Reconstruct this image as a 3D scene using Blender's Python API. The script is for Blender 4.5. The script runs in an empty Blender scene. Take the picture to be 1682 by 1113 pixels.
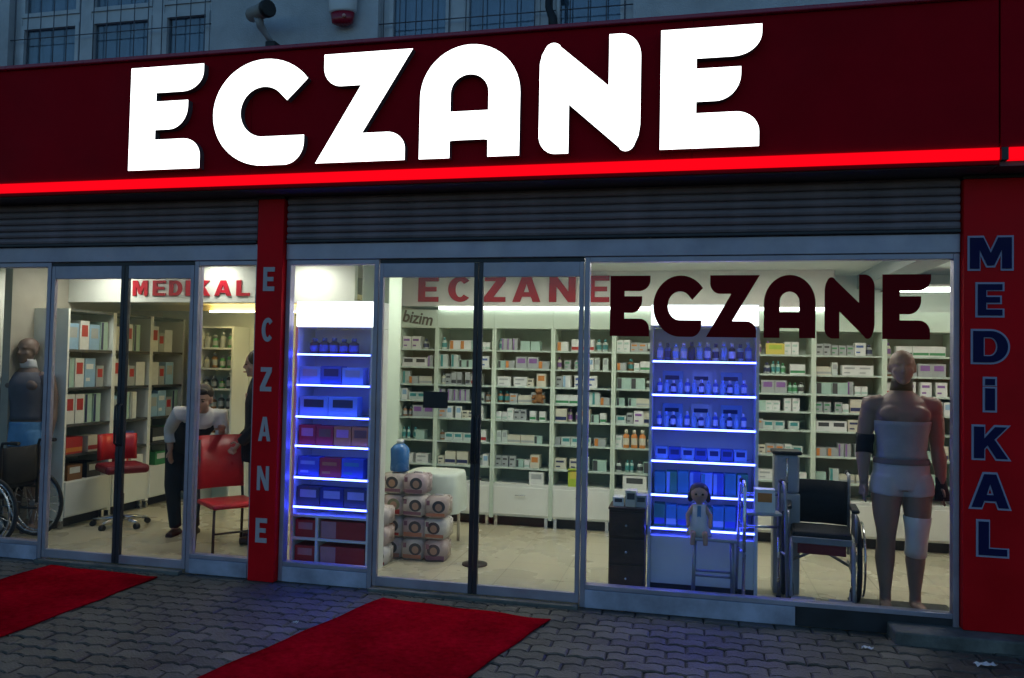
import bpy, bmesh, math, random
from mathutils import Vector, Matrix
PI = math.pi
R = math.radians
random.seed(11)
S = bpy.context.scene
C = S.collection

# ------------------------------------------------------------------ camera
cam = bpy.data.cameras.new('camera')
cam.sensor_width = 36.0
cam.lens = 36.0 * 1300 / 1682
cam.clip_end = 500
cam_o = bpy.data.objects.new('camera', cam)
C.objects.link(cam_o)
yaw, pitch, roll = R(12.6675), R(1.8457), R(1.1374)
fw = Vector((-math.sin(yaw) * math.cos(pitch), math.cos(yaw) * math.cos(pitch), math.sin(pitch)))
rt = fw.cross(Vector((0, 0, 1))).normalized()
up = rt.cross(fw)
r2 = math.cos(roll) * rt + math.sin(roll) * up
u2 = -math.sin(roll) * rt + math.cos(roll) * up
M = Matrix((r2, u2, -fw)).transposed().to_4x4()
M.translation = Vector((0, -5.314, 1.6))
cam_o.matrix_world = M
S.camera = cam_o

# ------------------------------------------------------------------ dusk sky, last light of the sun, exposure
W = bpy.data.worlds.new('World')
S.world = W
W.use_nodes = True
wn, wl = W.node_tree.nodes, W.node_tree.links
sky = wn.new('ShaderNodeTexSky')
sky.sky_type = 'NISHITA'
sky.sun_disc = False
sky.sun_elevation = R(4.0)
sky.sun_rotation = R(0)      # the low sun is behind the building
sky.ozone_density = 3.2
wl.new(sky.outputs[0], wn['Background'].inputs[0])
wn['Background'].inputs[1].default_value = 0.15
sun = bpy.data.lights.new('sun', 'SUN')
sun.energy = 0.02
sun.angle = R(20)
sun.color = (0.75, 0.85, 1.0)
sun_o = bpy.data.objects.new('sun', sun)
C.objects.link(sun_o)
sun_o.rotation_euler = (R(-86), 0, 0)
S.view_settings.view_transform = 'Standard'
S.view_settings.look = 'None'
S.view_settings.gamma = 1.0
S.view_settings.exposure = 0.95
S.view_settings.use_curve_mapping = False
S.cycles.transparent_max_bounces = 24
S.cycles.max_bounces = 10

# ------------------------------------------------------------------ materials
MATS = {}
def mat(name, col=(.5, .5, .5), rough=.5, metal=0., var=.0, scale=8., bump=0., bscale=40., emit=None, estr=0., spec=.5, objvar=0., trans=0., stain=0., sscale=1.5):
    if name in MATS:
        return MATS[name]
    m = bpy.data.materials.new(name)
    m.use_nodes = True
    n, l = m.node_tree.nodes, m.node_tree.links
    b = n['Principled BSDF']
    b.inputs['Base Color'].default_value = (*col, 1)
    b.inputs['Roughness'].default_value = rough
    b.inputs['Metallic'].default_value = metal
    b.inputs['Specular IOR Level'].default_value = spec
    tc = n.new('ShaderNodeTexCoord')
    last = None
    if var:
        no = n.new('ShaderNodeTexNoise')
        no.inputs['Scale'].default_value = scale
        no.inputs['Detail'].default_value = 6
        l.new(tc.outputs['Object'], no.inputs['Vector'])
        mr = n.new('ShaderNodeMapRange')
        mr.inputs[1].default_value = .3; mr.inputs[2].default_value = .7
        mr.inputs[3].default_value = 1 - var; mr.inputs[4].default_value = 1 + var
        l.new(no.outputs['Fac'], mr.inputs[0])
        last = mr.outputs[0]
        rr = n.new('ShaderNodeMapRange')
        rr.inputs[1].default_value = .3; rr.inputs[2].default_value = .7
        rr.inputs[3].default_value = max(.03, rough - .12); rr.inputs[4].default_value = min(1, rough + .12)
        l.new(no.outputs['Fac'], rr.inputs[0])
        l.new(rr.outputs[0], b.inputs['Roughness'])
    if objvar:
        oi = n.new('ShaderNodeObjectInfo')
        mr2 = n.new('ShaderNodeMapRange')
        mr2.inputs[3].default_value = 1 - objvar; mr2.inputs[4].default_value = 1 + objvar
        l.new(oi.outputs['Random'], mr2.inputs[0])
        if last is None:
            last = mr2.outputs[0]
        else:
            mm = n.new('ShaderNodeMath'); mm.operation = 'MULTIPLY'
            l.new(last, mm.inputs[0]); l.new(mr2.outputs[0], mm.inputs[1]); last = mm.outputs[0]
    if stain:
        ge = n.new('ShaderNodeNewGeometry')
        ns_ = n.new('ShaderNodeTexNoise'); ns_.inputs['Scale'].default_value = sscale; ns_.inputs['Detail'].default_value = 8; ns_.inputs['Roughness'].default_value = .65
        l.new(ge.outputs['Position'], ns_.inputs['Vector'])
        ms = n.new('ShaderNodeMapRange'); ms.inputs[1].default_value = .32; ms.inputs[2].default_value = .68
        ms.inputs[3].default_value = 1 - stain; ms.inputs[4].default_value = 1 + stain
        l.new(ns_.outputs['Fac'], ms.inputs[0])
        if last is None: last = ms.outputs[0]
        else:
            mq = n.new('ShaderNodeMath'); mq.operation = 'MULTIPLY'
            l.new(last, mq.inputs[0]); l.new(ms.outputs[0], mq.inputs[1]); last = mq.outputs[0]
    if last is not None:
        vm = n.new('ShaderNodeVectorMath'); vm.operation = 'SCALE'
        vm.inputs[0].default_value = col
        l.new(last, vm.inputs['Scale'])
        l.new(vm.outputs[0], b.inputs['Base Color'])
    if bump:
        nb = n.new('ShaderNodeTexNoise')
        nb.inputs['Scale'].default_value = bscale; nb.inputs['Detail'].default_value = 5
        l.new(tc.outputs['Object'], nb.inputs['Vector'])
        bp = n.new('ShaderNodeBump')
        bp.inputs['Strength'].default_value = bump; bp.inputs['Distance'].default_value = .01
        l.new(nb.outputs['Fac'], bp.inputs['Height'])
        l.new(bp.outputs[0], b.inputs['Normal'])
    if emit:
        b.inputs['Emission Color'].default_value = (*emit, 1)
        b.inputs['Emission Strength'].default_value = estr
    if trans:
        b.inputs['Transmission Weight'].default_value = trans
    MATS[name] = m
    return m

def glass_mat(name, tint=(.93, .95, .96), base=.035, rough=0.0):
    m = bpy.data.materials.new(name)
    m.use_nodes = True
    n, l = m.node_tree.nodes, m.node_tree.links
    n.clear()
    out = n.new('ShaderNodeOutputMaterial')
    tr = n.new('ShaderNodeBsdfTransparent'); tr.inputs[0].default_value = (*tint, 1)
    gl = n.new('ShaderNodeBsdfGlossy'); gl.inputs['Roughness'].default_value = rough
    lw = n.new('ShaderNodeLayerWeight'); lw.inputs[0].default_value = .5
    p = n.new('ShaderNodeMath'); p.operation = 'POWER'; p.inputs[1].default_value = 5
    l.new(lw.outputs['Facing'], p.inputs[0])
    a = n.new('ShaderNodeMath'); a.operation = 'MULTIPLY_ADD'
    a.inputs[1].default_value = .9; a.inputs[2].default_value = base
    l.new(p.outputs[0], a.inputs[0])
    mx = n.new('ShaderNodeMixShader')
    l.new(a.outputs[0], mx.inputs[0]); l.new(tr.outputs[0], mx.inputs[1]); l.new(gl.outputs[0], mx.inputs[2])
    l.new(mx.outputs[0], out.inputs[0])
    MATS[name] = m
    return m

def emis(name, col, st):
    return mat(name, (.6, .6, .6), .5, emit=col, estr=st)

GLASS = glass_mat('shop glass')
WGLASS = glass_mat('upper window glass', (.75, .8, .85), .12)
alu = mat('brushed aluminium frame', (.34, .315, .39), .45, .45, var=.1, scale=5, stain=.15, sscale=3)
alu_d = mat('dark door track', (.03, .032, .04), .5, .3, var=.2)
basep = mat('blue grey base panel', (.37, .37, .48), .5, .2, var=.12, scale=4, stain=.25, sscale=4)
red_f = mat('dark red composite panel', (.33, .002, .010), .6, var=.06, scale=2, spec=.03, stain=.14, sscale=1.1)
red_trim = mat('red edge trim', (.34, .02, .05), .3, var=.1)
red_p = mat('red pillar cladding', (.60, .004, .010), .45, var=.12, scale=3, spec=.08)
letter_on = emis('lit letter face', (1., 1., .98), 1.6)
letter_side = mat('letter return', (.12, .1, .11), .5, var=.1)
strip_on = mat('red led strip', (.30, .001, .003), .6, emit=(1., .0008, .008), estr=.52, spec=.05)
shutter_m = mat('painted shutter slat', (.20, .15, .165), .6, .1, var=.25, scale=6, bump=.1)
stucco = mat('grey render', (.50, .52, .55), .9, var=.12, scale=2.2, bump=.5, bscale=90, stain=.22, sscale=1.6)
pvc = mat('white pvc frame', (.55, .57, .6), .45, var=.12)
curtain_m = mat('thin blue grey curtain', (.32, .40, .46), .9, var=.2, scale=7)
grille_m = mat('weathered grille paint', (.10, .11, .14), .6, var=.25)
iron = mat('dark iron', (.03, .03, .035), .6, .5, var=.2)
white = mat('white laminate', (.72, .74, .68), .42, var=.05, scale=4)
offwhite = mat('off white wall paint', (.66, .68, .62), .85, var=.07, scale=3)
greenwhite = mat('pale green panel', (.56, .66, .54), .6, var=.05, scale=3)
backpanel = mat('grey green shelf back', (.36, .43, .37), .7, var=.12, scale=5)
shelfdark = mat('dark shelf edge', (.05, .055, .055), .5, var=.1)
shelfgl = mat('glass shelf edge', (.46, .55, .48), .3, var=.08)
lightp = emis('ceiling light diffuser', (1., .97, .84), 15.)
tube_m = emis('led batten', (.95, 1., .9), 3.2)
warmstrip = emis('warm cove led', (1., .80, .36), 16.)
lightbox = emis('lightbox face', (1., 1., 1.), 1.6)
led = emis('blue led edge', (.045, .065, 1.), 19.)
maroon = mat('maroon vinyl', (.15, .003, .007), .6, var=.08, spec=.05)
redlet = mat('red acrylic letter', (.40, .002, .014), .6, var=.05, spec=.1)
navy = mat('navy vinyl', (.006, .007, .06), .6, var=.1, spec=.15)
paleblue = mat('pale outline vinyl', (.34, .34, .48), .6, var=.05, spec=.2)
greylet = mat('pale letter vinyl', (.44, .39, .42), .5, var=.05)
black = mat('black plastic', (.012, .012, .014), .5, var=.1)
blackfab = mat('black cloth', (.012, .013, .016), .95, var=.2, bump=.3, bscale=200)
whitefab = mat('white cotton', (.62, .62, .62), .95, var=.08, bump=.2, bscale=150)
greyfab = mat('grey cloth', (.22, .22, .23), .95, var=.1, bump=.2, bscale=150)
bluefab = mat('light blue cloth', (.12, .28, .48), .95, var=.1, bump=.2)
mann_m = mat('tan mannequin skin', (.25, .165, .125), .6, var=.07, scale=6)
mann_d = mat('brown mannequin skin', (.15, .10, .085), .55, var=.08, scale=6)
skin = mat('skin', (.45, .27, .19), .55, var=.06)
hair = mat('dark hair', (.02, .014, .01), .6, var=.3, scale=60)
eye_m = mat('dark eyes', (.015, .012, .01), .2, var=.05)
lip_m = mat('lips', (.30, .10, .09), .5, var=.05)
carpet_m = mat('red carpet pile', (.36, .003, .012), .97, var=.22, scale=30, bump=.8, bscale=400, spec=.0, stain=.28, sscale=2.6)
paver_m = mat('grey concrete paver', (.088, .080, .066), .55, var=.25, scale=25, bump=.8, bscale=70, objvar=.38, stain=.45, sscale=2.2)
paver_far = mat('far concrete paver', (.17, .165, .145), .62, var=.35, scale=4, bump=.6, bscale=90)
joint_m = mat('sandy joint bed', (.05, .047, .04), .95, var=.3, scale=20, bump=.5)
concrete = mat('worn concrete', (.13, .125, .115), .85, stain=.4, sscale=5, var=.2, scale=6, bump=.5, bscale=60)
asphalt = mat('asphalt', (.05, .05, .052), .85, var=.2, scale=30, bump=.5, bscale=200)
chrome = mat('chromed tube', (.62, .63, .66), .22, .95, var=.08)
greytube = mat('grey painted tube', (.24, .25, .28), .4, .5, var=.1)
rubber = mat('black rubber', (.018, .018, .02), .8, var=.15)
redvin = mat('red vinyl', (.50, .012, .018), .38, var=.1)
darkred = mat('dark red plastic', (.18, .01, .02), .4, var=.1)
wood = mat('dark brown wood', (.060, .032, .020), .55, var=.35, scale=9, bump=.3)
paper = mat('white paper', (.7, .7, .7), .9, var=.05)
greyplastic = mat('grey plastic', (.33, .34, .37), .45, var=.06)

def tile_floor():
    m = mat('cream floor tile', (.50, .46, .33), .28, var=.08, scale=2)
    n, l = m.node_tree.nodes, m.node_tree.links
    b = n['Principled BSDF']
    src = b.inputs['Base Color'].links[0].from_socket
    tc = n.new('ShaderNodeTexCoord')
    br = n.new('ShaderNodeTexBrick')
    br.offset = 0
    br.inputs['Scale'].default_value = 1.0
    br.inputs['Mortar Size'].default_value = .004
    br.inputs['Brick Width'].default_value = .45
    br.inputs['Row Height'].default_value = .45
    br.inputs['Color1'].default_value = (1, 1, 1, 1)
    br.inputs['Color2'].default_value = (.93, .93, .93, 1)
    br.inputs['Mortar'].default_value = (.6, .58, .55, 1)
    l.new(tc.outputs['Object'], br.inputs['Vector'])
    mx = n.new('ShaderNodeMix'); mx.data_type = 'RGBA'; mx.blend_type = 'MULTIPLY'; mx.inputs[0].default_value = 1
    l.new(src, mx.inputs[6]); l.new(br.outputs['Color'], mx.inputs[7])
    l.new(mx.outputs[2], b.inputs['Base Color'])
    return m
floor_m = tile_floor()

# ------------------------------------------------------------------ mesh helpers
class MB:
    def __init__(s): s.v = []; s.f = []; s.sm = []; s.mi = []
    def add(s, vs, fs, smooth=False, mi=0):
        o = len(s.v); s.v += [tuple(v) for v in vs]
        for f in fs: s.f.append([i + o for i in f]); s.sm.append(smooth); s.mi.append(mi)
    def box(s, x0, x1, y0, y1, z0, z1, mi=0, bev=0.):
        if bev:
            bm = bmesh.new(); bmesh.ops.create_cube(bm, size=1)
            for v in bm.verts:
                v.co = Vector(((x0 + x1) / 2 + v.co.x * (x1 - x0), (y0 + y1) / 2 + v.co.y * (y1 - y0), (z0 + z1) / 2 + v.co.z * (z1 - z0)))
            bmesh.ops.bevel(bm, geom=list(bm.edges), offset=bev, segments=2, affect='EDGES', profile=.5)
            bm.verts.index_update()
            s.add([v.co[:] for v in bm.verts], [[v.index for v in f.verts] for f in bm.faces], False, mi); bm.free()
            return s
        vs = [(x, y, z) for z in (z0, z1) for y in (y0, y1) for x in (x0, x1)]
        s.add(vs, [(0, 2, 3, 1), (4, 5, 7, 6), (0, 1, 5, 4), (2, 6, 7, 3), (0, 4, 6, 2), (1, 3, 7, 5)], False, mi)
        return s
    def tube(s, pts, rad, n=8, mi=0, closed=False, ry=None):
        """swept round tube; rad a number or one per point"""
        P = [Vector(p) for p in pts]; k = len(P)
        rad = [rad] * k if not hasattr(rad, '__len__') else rad
        rings = []; nx = None
        for i in range(k):
            if closed: t = (P[(i + 1) % k] - P[i - 1])
            else: t = P[min(i + 1, k - 1)] - P[max(i - 1, 0)]
            t.normalize()
            if nx is None:
                nx = t.cross(Vector((0, 0, 1)))
                if nx.length < .05: nx = Vector((1, 0, 0))
            nx = (nx - t * nx.dot(t)).normalized(); ny = t.cross(nx)
            q = 1 if ry is None else ry
            rings.append([P[i] + (nx * math.cos(2 * PI * j / n) + ny * q * math.sin(2 * PI * j / n)) * rad[i] for j in range(n)])
        vs = [v for r in rings for v in r]; fs = []
        for i in range(k if closed else k - 1):
            a = i * n; b = ((i + 1) % k) * n
            for j in range(n): fs.append((a + j, a + (j + 1) % n, b + (j + 1) % n, b + j))
        s.add(vs, fs, True, mi)
        if not closed:
            o = len(s.v) - len(vs)
            s.f.append([o + j for j in range(n)][::-1]); s.sm.append(False); s.mi.append(mi)
            s.f.append([o + (k - 1) * n + j for j in range(n)]); s.sm.append(False); s.mi.append(mi)
        return s
    def rings(s, rs, n=20, mi=0, close=True):
        """rs: list of (cx,cy,cz,rx,ry) horizontal ellipses, bottom to top"""
        vs = [(c[0] + c[3] * math.cos(2 * PI * j / n), c[1] + c[4] * math.sin(2 * PI * j / n), c[2]) for c in rs for j in range(n)]
        fs = [(i * n + j, i * n + (j + 1) % n, (i + 1) * n + (j + 1) % n, (i + 1) * n + j) for i in range(len(rs) - 1) for j in range(n)]
        if close:
            fs.append(tuple(range(n))[::-1]); fs.append(tuple((len(rs) - 1) * n + j for j in range(n)))
        s.add(vs, fs, True, mi); return s
    def ball(s, c, r, n=14, m=9, mi=0, rot=None):
        r = (r, r, r) if not hasattr(r, '__len__') else r
        vs = []; fs = []
        for i in range(m + 1):
            th = PI * i / m
            for j in range(n):
                p = Vector((r[0] * math.sin(th) * math.cos(2 * PI * j / n), r[1] * math.sin(th) * math.sin(2 * PI * j / n), r[2] * math.cos(th)))
                if rot is not None: p = rot @ p
                vs.append(p + Vector(c))
        for i in range(m):
            for j in range(n):
                fs.append((i * n + j, (i + 1) * n + j, (i + 1) * n + (j + 1) % n, i * n + (j + 1) % n))
        s.add(vs, fs, True, mi); return s
    def mesh(s, name, mats):
        me = bpy.data.meshes.new(name)
        me.from_pydata(s.v, [], s.f); me.update()
        for m in (mats if isinstance(mats, (list, tuple)) else [mats]): me.materials.append(m)
        me.polygons.foreach_set('use_smooth', s.sm)
        me.polygons.foreach_set('material_index', s.mi)
        return me
    def build(s, name, mats, parent=None, loc=None, rz=0):
        return link(name, s.mesh(name, mats), parent, loc, rz)

def link(name, me, parent=None, loc=None, rz=0):
    o = bpy.data.objects.new(name, me); C.objects.link(o)
    if parent: o.parent = parent
    if loc is not None: o.location = loc
    if rz: o.rotation_euler.z = rz
    return o
def tag(o, label=None, cat=None, group=None, kind=None):
    if label: o['label'] = label
    if cat: o['category'] = cat
    if group: o['group'] = group
    if kind: o['kind'] = kind
    return o
def empty(name, loc=(0, 0, 0), rz=0, label=None, cat=None, group=None):
    o = bpy.data.objects.new(name, None); C.objects.link(o); o.location = loc; o.rotation_euler.z = rz
    return tag(o, label, cat, group)
def bx(name, m, parent, *a, bev=0.): return MB().box(*a, bev=bev).build(name, m, parent)
def evalmesh(o):
    dg = bpy.context.evaluated_depsgraph_get(); dg.update()
    return bpy.data.meshes.new_from_object(o.evaluated_get(dg))
def remesh(mb, name, m, vox=.011, smooth=4):
    me = mb.mesh(name, m); o = bpy.data.objects.new('tmp', me); C.objects.link(o)
    md = o.modifiers.new('r', 'REMESH'); md.mode = 'VOXEL'; md.voxel_size = vox; md.use_smooth_shade = True
    sm = o.modifiers.new('s', 'SMOOTH'); sm.factor = .5; sm.iterations = smooth
    r = evalmesh(o); bpy.data.objects.remove(o); bpy.data.meshes.remove(me)
    r.name = name
    if not r.materials: r.materials.append(m)
    return r
def curve_mesh(loops, name, mats, thick, offset=0.):
    """filled 2D outline (holes by even-odd) standing in the XZ plane, facing -Y, from y=0 to y=-thick; second material on the sides"""
    cu = bpy.data.curves.new(name, 'CURVE'); cu.dimensions = '2D'; cu.fill_mode = 'BOTH'
    cu.extrude = thick / 2; cu.offset = offset
    for lp in loops:
        sp = cu.splines.new('POLY'); sp.points.add(len(lp) - 1); sp.use_cyclic_u = True
        for p, q in zip(sp.points, lp): p.co = (q[0], q[1], 0, 1)
    o = bpy.data.objects.new('tmp', cu); C.objects.link(o)
    me = evalmesh(o); bpy.data.objects.remove(o)
    for v in me.vertices: v.co = Vector((v.co.x, -v.co.z - thick / 2, v.co.y))
    me.materials.clear()
    mats = mats if isinstance(mats, (list, tuple)) else [mats]
    for m in mats: me.materials.append(m)
    me.update()
    for p in me.polygons:
        p.use_smooth = False
        p.material_index = 1 if (len(mats) > 1 and p.center.y > -thick * .95) else 0
    me.name = name
    return me

# ------------------------------------------------------------------ letter shapes
def arc(cx, cy, rx, ry, a0, a1, n=10):
    return [(cx + rx * math.cos(R(a0 + (a1 - a0) * i / n)), cy + ry * math.sin(R(a0 + (a1 - a0) * i / n))) for i in range(n + 1)]
LOGO = {
 'E': [[(0, 0), (.98, 0)] + arc(.75, .12, .23, .17, 0, 90) + [(.36, .29), (.36, .385)] + arc(.55, .60, .25, .215, 270, 360) +
       [(.80, .66), (.36, .66), (.36, .745)] + arc(.72, .93, .28, .185, 270, 360) + [(1, 1), (0, 1)]],
 'C': [arc(.55, .5, .55, .5, 36, 270, 34) + arc(.77, .21, .20, .21, 270, 360) + [(.97, .27)] + arc(.54, .505, .245, .235, 265, 50, 26) + [(.785, .60)]],
 'Z': [[(0, 0), (.94, 0)] + arc(.75, .10, .19, .16, 0, 90) + [(.49, .26), (1, 1), (.07, 1)] + arc(.26, .88, .19, .18, 180, 270) + [(.47, .70)]],
 'A': [[(0, 0), (.31, 0), (.31, .15), (.35, .155), (.65, .155), (.69, .15), (.69, 0), (1, 0)] + arc(.5, .55, .5, .45, 0, 180, 24),
       [(.31, .41), (.69, .41)] + arc(.5, .57, .19, .165, 0, 180, 16)],
 'N': [arc(.17, .16, .17, .16, 180, 270) + [(.30, 0), (.30, .42), (.80, .035)] + arc(.865, .09, .09, .09, 235, 330, 6) + [(.985, .13), (1, .22)] +
       arc(.80, .80, .20, .20, 0, 90) + [(.69, 1), (.69, .56), (.21, .92)] + arc(.135, .88, .09, .08, 45, 140, 6) + [(.02, .86), (0, .78)]],
}
def sansC(st=.3):
    return [arc(.5, .5, .5, .5, 42, 318, 30) + arc(.5, .5, .5 - st, .5 - st * .62, 318, 42, 30)]
SANS = {
 'E': [[(0, 0), (1, 0), (1, .19), (.34, .19), (.34, .41), (.9, .41), (.9, .59), (.34, .59), (.34, .81), (1, .81), (1, 1), (0, 1)]],
 'C': sansC(),
 'Z': [[(0, 0), (1, 0), (1, .19), (.44, .19), (1, .82), (1, 1), (.03, 1), (.03, .81), (.55, .81), (0, .19)]],
 'A': [[(0, 0), (.27, 0), (.34, .2), (.66, .2), (.73, 0), (1, 0), (.66, 1), (.34, 1)], [(.405, .38), (.595, .38), (.5, .72)]],
 'N': [[(0, 0), (.27, 0), (.27, .6), (.72, 0), (1, 0), (1, 1), (.73, 1), (.73, .4), (.28, 1), (0, 1)]],
 'M': [[(0, 0), (.23, 0), (.23, .62), (.42, .1), (.58, .1), (.77, .62), (.77, 0), (1, 0), (1, 1), (.68, 1), (.5, .5), (.32, 1), (0, 1)]],
 'D': [[(0, 0), (.5, 0)] + arc(.5, .5, .5, .5, -90, 90, 18)[1:-1] + [(.5, 1), (0, 1)], [(.3, .2), (.48, .2)] + arc(.48, .5, .22, .3, -90, 90, 12)[1:-1] + [(.48, .8), (.3, .8)]],
 'K': [[(0, 0), (.3, 0), (.3, .3), (.4, .42), (.66, 0), (1, 0), (.6, .6), (.97, 1), (.62, 1), (.3, .62), (.3, 1), (0, 1)]],
 'L': [[(0, 0), (1, 0), (1, .2), (.36, .2), (.36, 1), (0, 1)]],
 'I': [[(0, 0), (1, 0), (1, 1), (0, 1)]],
 'i': [[(0, 0), (1, 0), (1, .7), (0, .7)], [(0, .8), (1, .8), (1, 1), (0, 1)]],
 'İ': [[(0, 0), (1, 0), (1, 1), (0, 1)], [(.05, 1.1), (.95, 1.1), (.95, 1.3), (.05, 1.3)]],
}
def place_letter(font, ch, x0, x1, z0, z1, y, thick, mats, parent, name='letter', offset=0., ins=0.):
    w, h = x1 - x0, z1 - z0
    lp = [[(p[0] * w, p[1] * h) for p in l] for l in font[ch]]
    o = link(name, curve_mesh(lp, name, mats, thick, offset), parent, (x0, y, z0))
    return o

# ------------------------------------------------------------------ ground
def paver_outline(L, Wd, g=.0035):
    a = .011; n = 4; P = []
    xs = [-L / 2 + g + (L - 2 * g) * i / 8 for i in range(9)]
    def wv(x):
        t = ((x + L / 2) / (L / 2)) % 1.0
        return a * (1 - abs(2 * t - 1) * 2)
    low = [(x, -Wd / 2 + g + wv(x)) for x in xs]
    high = [(x, Wd / 2 - g + wv(x)) for x in xs]
    return low + high[::-1]
PL, PW = .215, .112
def paver_geo(mb, ox, oy, dz, rot=0., tilt=(0, 0)):
    P = paver_outline(PL, PW); n = len(P); ch = .008
    vs = []
    for z, sc in ((-.03, 0), (-.007, 0), (0, ch)):
        for (x, y) in P:
            l = math.hypot(x / PL, y / PW)
            xx = x - math.copysign(sc, x) * min(1, abs(x) / (PL / 2) * 1.0) ; yy = y - math.copysign(sc, y) * min(1, abs(y) / (PW / 2))
            vs.append((ox + xx, oy + yy, dz + z + tilt[0] * xx + tilt[1] * yy))
    fs = [(r * n + j, r * n + (j + 1) % n, (r + 1) * n + (j + 1) % n, (r + 1) * n + j) for r in (0, 1) for j in range(n)]
    fs.append(tuple(2 * n + j for j in range(n)))
    mb.add(vs, fs)
pav = MB().box(-60, 60, -60, -.004, -.3, -.014).build('pavement', joint_m)
tag(pav, 'grey interlocking paver pavement in front of the shop', kind='structure')
one = MB(); paver_geo(one, 0, 0, 0); paver_me = one.mesh('paver', paver_m)
cells = []
for r in range(-2, 72):
    y = -.075 - r * PW
    if r < 0: continue
    for c in range(-34, 24):
        x = c * PL + (PL / 2 if r % 2 else 0)
        cells.append((x, y))
cp = Vector((0, -5.314))
def vis(x, y):     # roughly inside the view
    d = Vector((x, y)) - cp
    f = d.x * -.219 + d.y * .9757; s_ = d.x * .9757 + d.y * .219
    if f < 2.6: return False
    return abs(s_ / f) < .66 and 1.6 / f < .47
vc = [c for c in cells if vis(*c) and not (-3.2 < c[0] < -1.2 and -1.5 < c[1] < -.5 and False)]
vc.sort(key=lambda c: (Vector(c) - cp).length)
near = vc[:300]; ns = set(near)
rp = random.Random(5)
for (x, y) in near:
    o = link('paver', paver_me, pav, (x, y, rp.uniform(-.006, .0035)))
    o.rotation_euler = (rp.uniform(-.028, .028), rp.uniform(-.018, .018), rp.choice((0, PI)) * 0 + rp.uniform(-.01, .01))
rest = MB()
for (x, y) in cells:
    if (x, y) not in ns: paver_geo(rest, x, y, rp.uniform(-.004, .003), tilt=(rp.uniform(-.012, .012), rp.uniform(-.018, .018)))
ro = rest.build('paver_field', paver_m, pav); tag(ro, kind='stuff')

# raised concrete edge under the right pillar
st = MB(); st.box(1.2, 3.6, -.22, -.004, -.012, .075, bev=.012)
tag(st.build('concrete_step', concrete), 'low worn concrete step under the red MEDIKAL pillar at right', 'step')
# shop threshold strip in front of the doors
tr_ = MB(); tr_.box(-4.93, -3.66, -.10, -.042, -.012, .022, bev=.004)
tag(tr_.build('door_threshold', concrete), 'narrow stone threshold below the left sliding doors', 'threshold', 'stone thresholds')
tr_ = MB(); tr_.box(-2.17, -.70, -.10, -.042, -.012, .022, bev=.004)
tag(tr_.build('door_threshold', concrete), 'narrow stone threshold below the centre sliding doors', 'threshold', 'stone thresholds')

# carpets (corner points on the ground, back-left, back-right, front-right, front-left)
def carpet(cs, label, seed):
    rr = random.Random(seed); n, m = 26, 34
    a, b, c, d = [Vector(p) for p in cs]; top = []; bot = []
    for i in range(m + 1):
        for j in range(n + 1):
            u, v = j / n, i / m
            p = (a * (1 - u) + b * u) * (1 - v) + (d * (1 - u) + c * u) * v
            e = .006 * math.sin(v * 31 + seed) * (1 if j in (0, n) else 0) + .008 * math.sin(u * 17 + seed) * (1 if i in (0, m) else 0)
            z = .0125 + .0025 * math.sin(u * 9 + v * 14 + seed) * math.sin(v * 11 - u * 4) + (.004 if i < 2 else 0) * math.sin(u * 13)
            top.append((p.x + e, p.y + e, max(.0095, z))); bot.append((p.x + e, p.y + e, .0045))
    N = len(top); fs = []
    for i in range(m):
        for j in range(n):
            q = i * (n + 1) + j
            fs.append((q, q + n + 1, q + n + 2, q + 1)); fs.append((N + q, N + q + 1, N + q + n + 2, N + q + n + 1))
    edge = [j for j in range(n + 1)] + [i * (n + 1) + n for i in range(1, m + 1)] + [m * (n + 1) + j for j in range(n - 1, -1, -1)] + [i * (n + 1) for i in range(m - 1, 0, -1)]
    for k in range(len(edge)):
        p, q = edge[k], edge[(k + 1) % len(edge)]
        fs.append((p, q, N + q, N + p))
    mb = MB(); mb.add(top + bot, fs, True)
    tag(mb.build('red_carpet', carpet_m), label, 'carpet', 'red carpets in front of the doors')
carpet([(-4.72, -.17), (-3.745, -.215), (-3.80, -2.9), (-4.78, -2.85)], 'red runner carpet leading to the left sliding doors', 1)
carpet([(-2.01, -.245), (-.835, -.365), (-1.44, -2.85), (-2.62, -2.75)], 'red runner carpet leading to the centre sliding doors', 2)
# litter
def scrap(x, y, s, rz, label, m):
    mb = MB(); n = 6; vs = []
    rr = random.Random(int(x * 100))
    for i in range(n + 1):
        for j in range(4):
            vs.append(((i / n - .5) * s * 2, (j / 3 - .5) * s * .8, .004 + .012 * abs(math.sin(i * 1.3 + j)) + rr.uniform(0, .006)))
    fs = [(i * 4 + j, (i + 1) * 4 + j, (i + 1) * 4 + j + 1, i * 4 + j + 1) for i in range(n) for j in range(3)]
    mb.add(vs, fs); o = mb.build('paper_scrap', m, None, (x, y, .0), rz); tag(o, label, 'litter', 'litter on the pavement')
    sd = o.modifiers.new('t', 'SOLIDIFY'); sd.thickness = .0015
scrap(1.60, -.46, .055, .2, 'crumpled white paper scrap on the pavement near the MEDIKAL pillar', paper)
scrap(1.02, -.36, .03, -.3, 'small pale paper scrap on dark pavement in front of the mannequin', paper)
scrap(-2.31, -.86, .016, .5, 'tiny white paper scrap between the two red carpets', paper)

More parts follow.
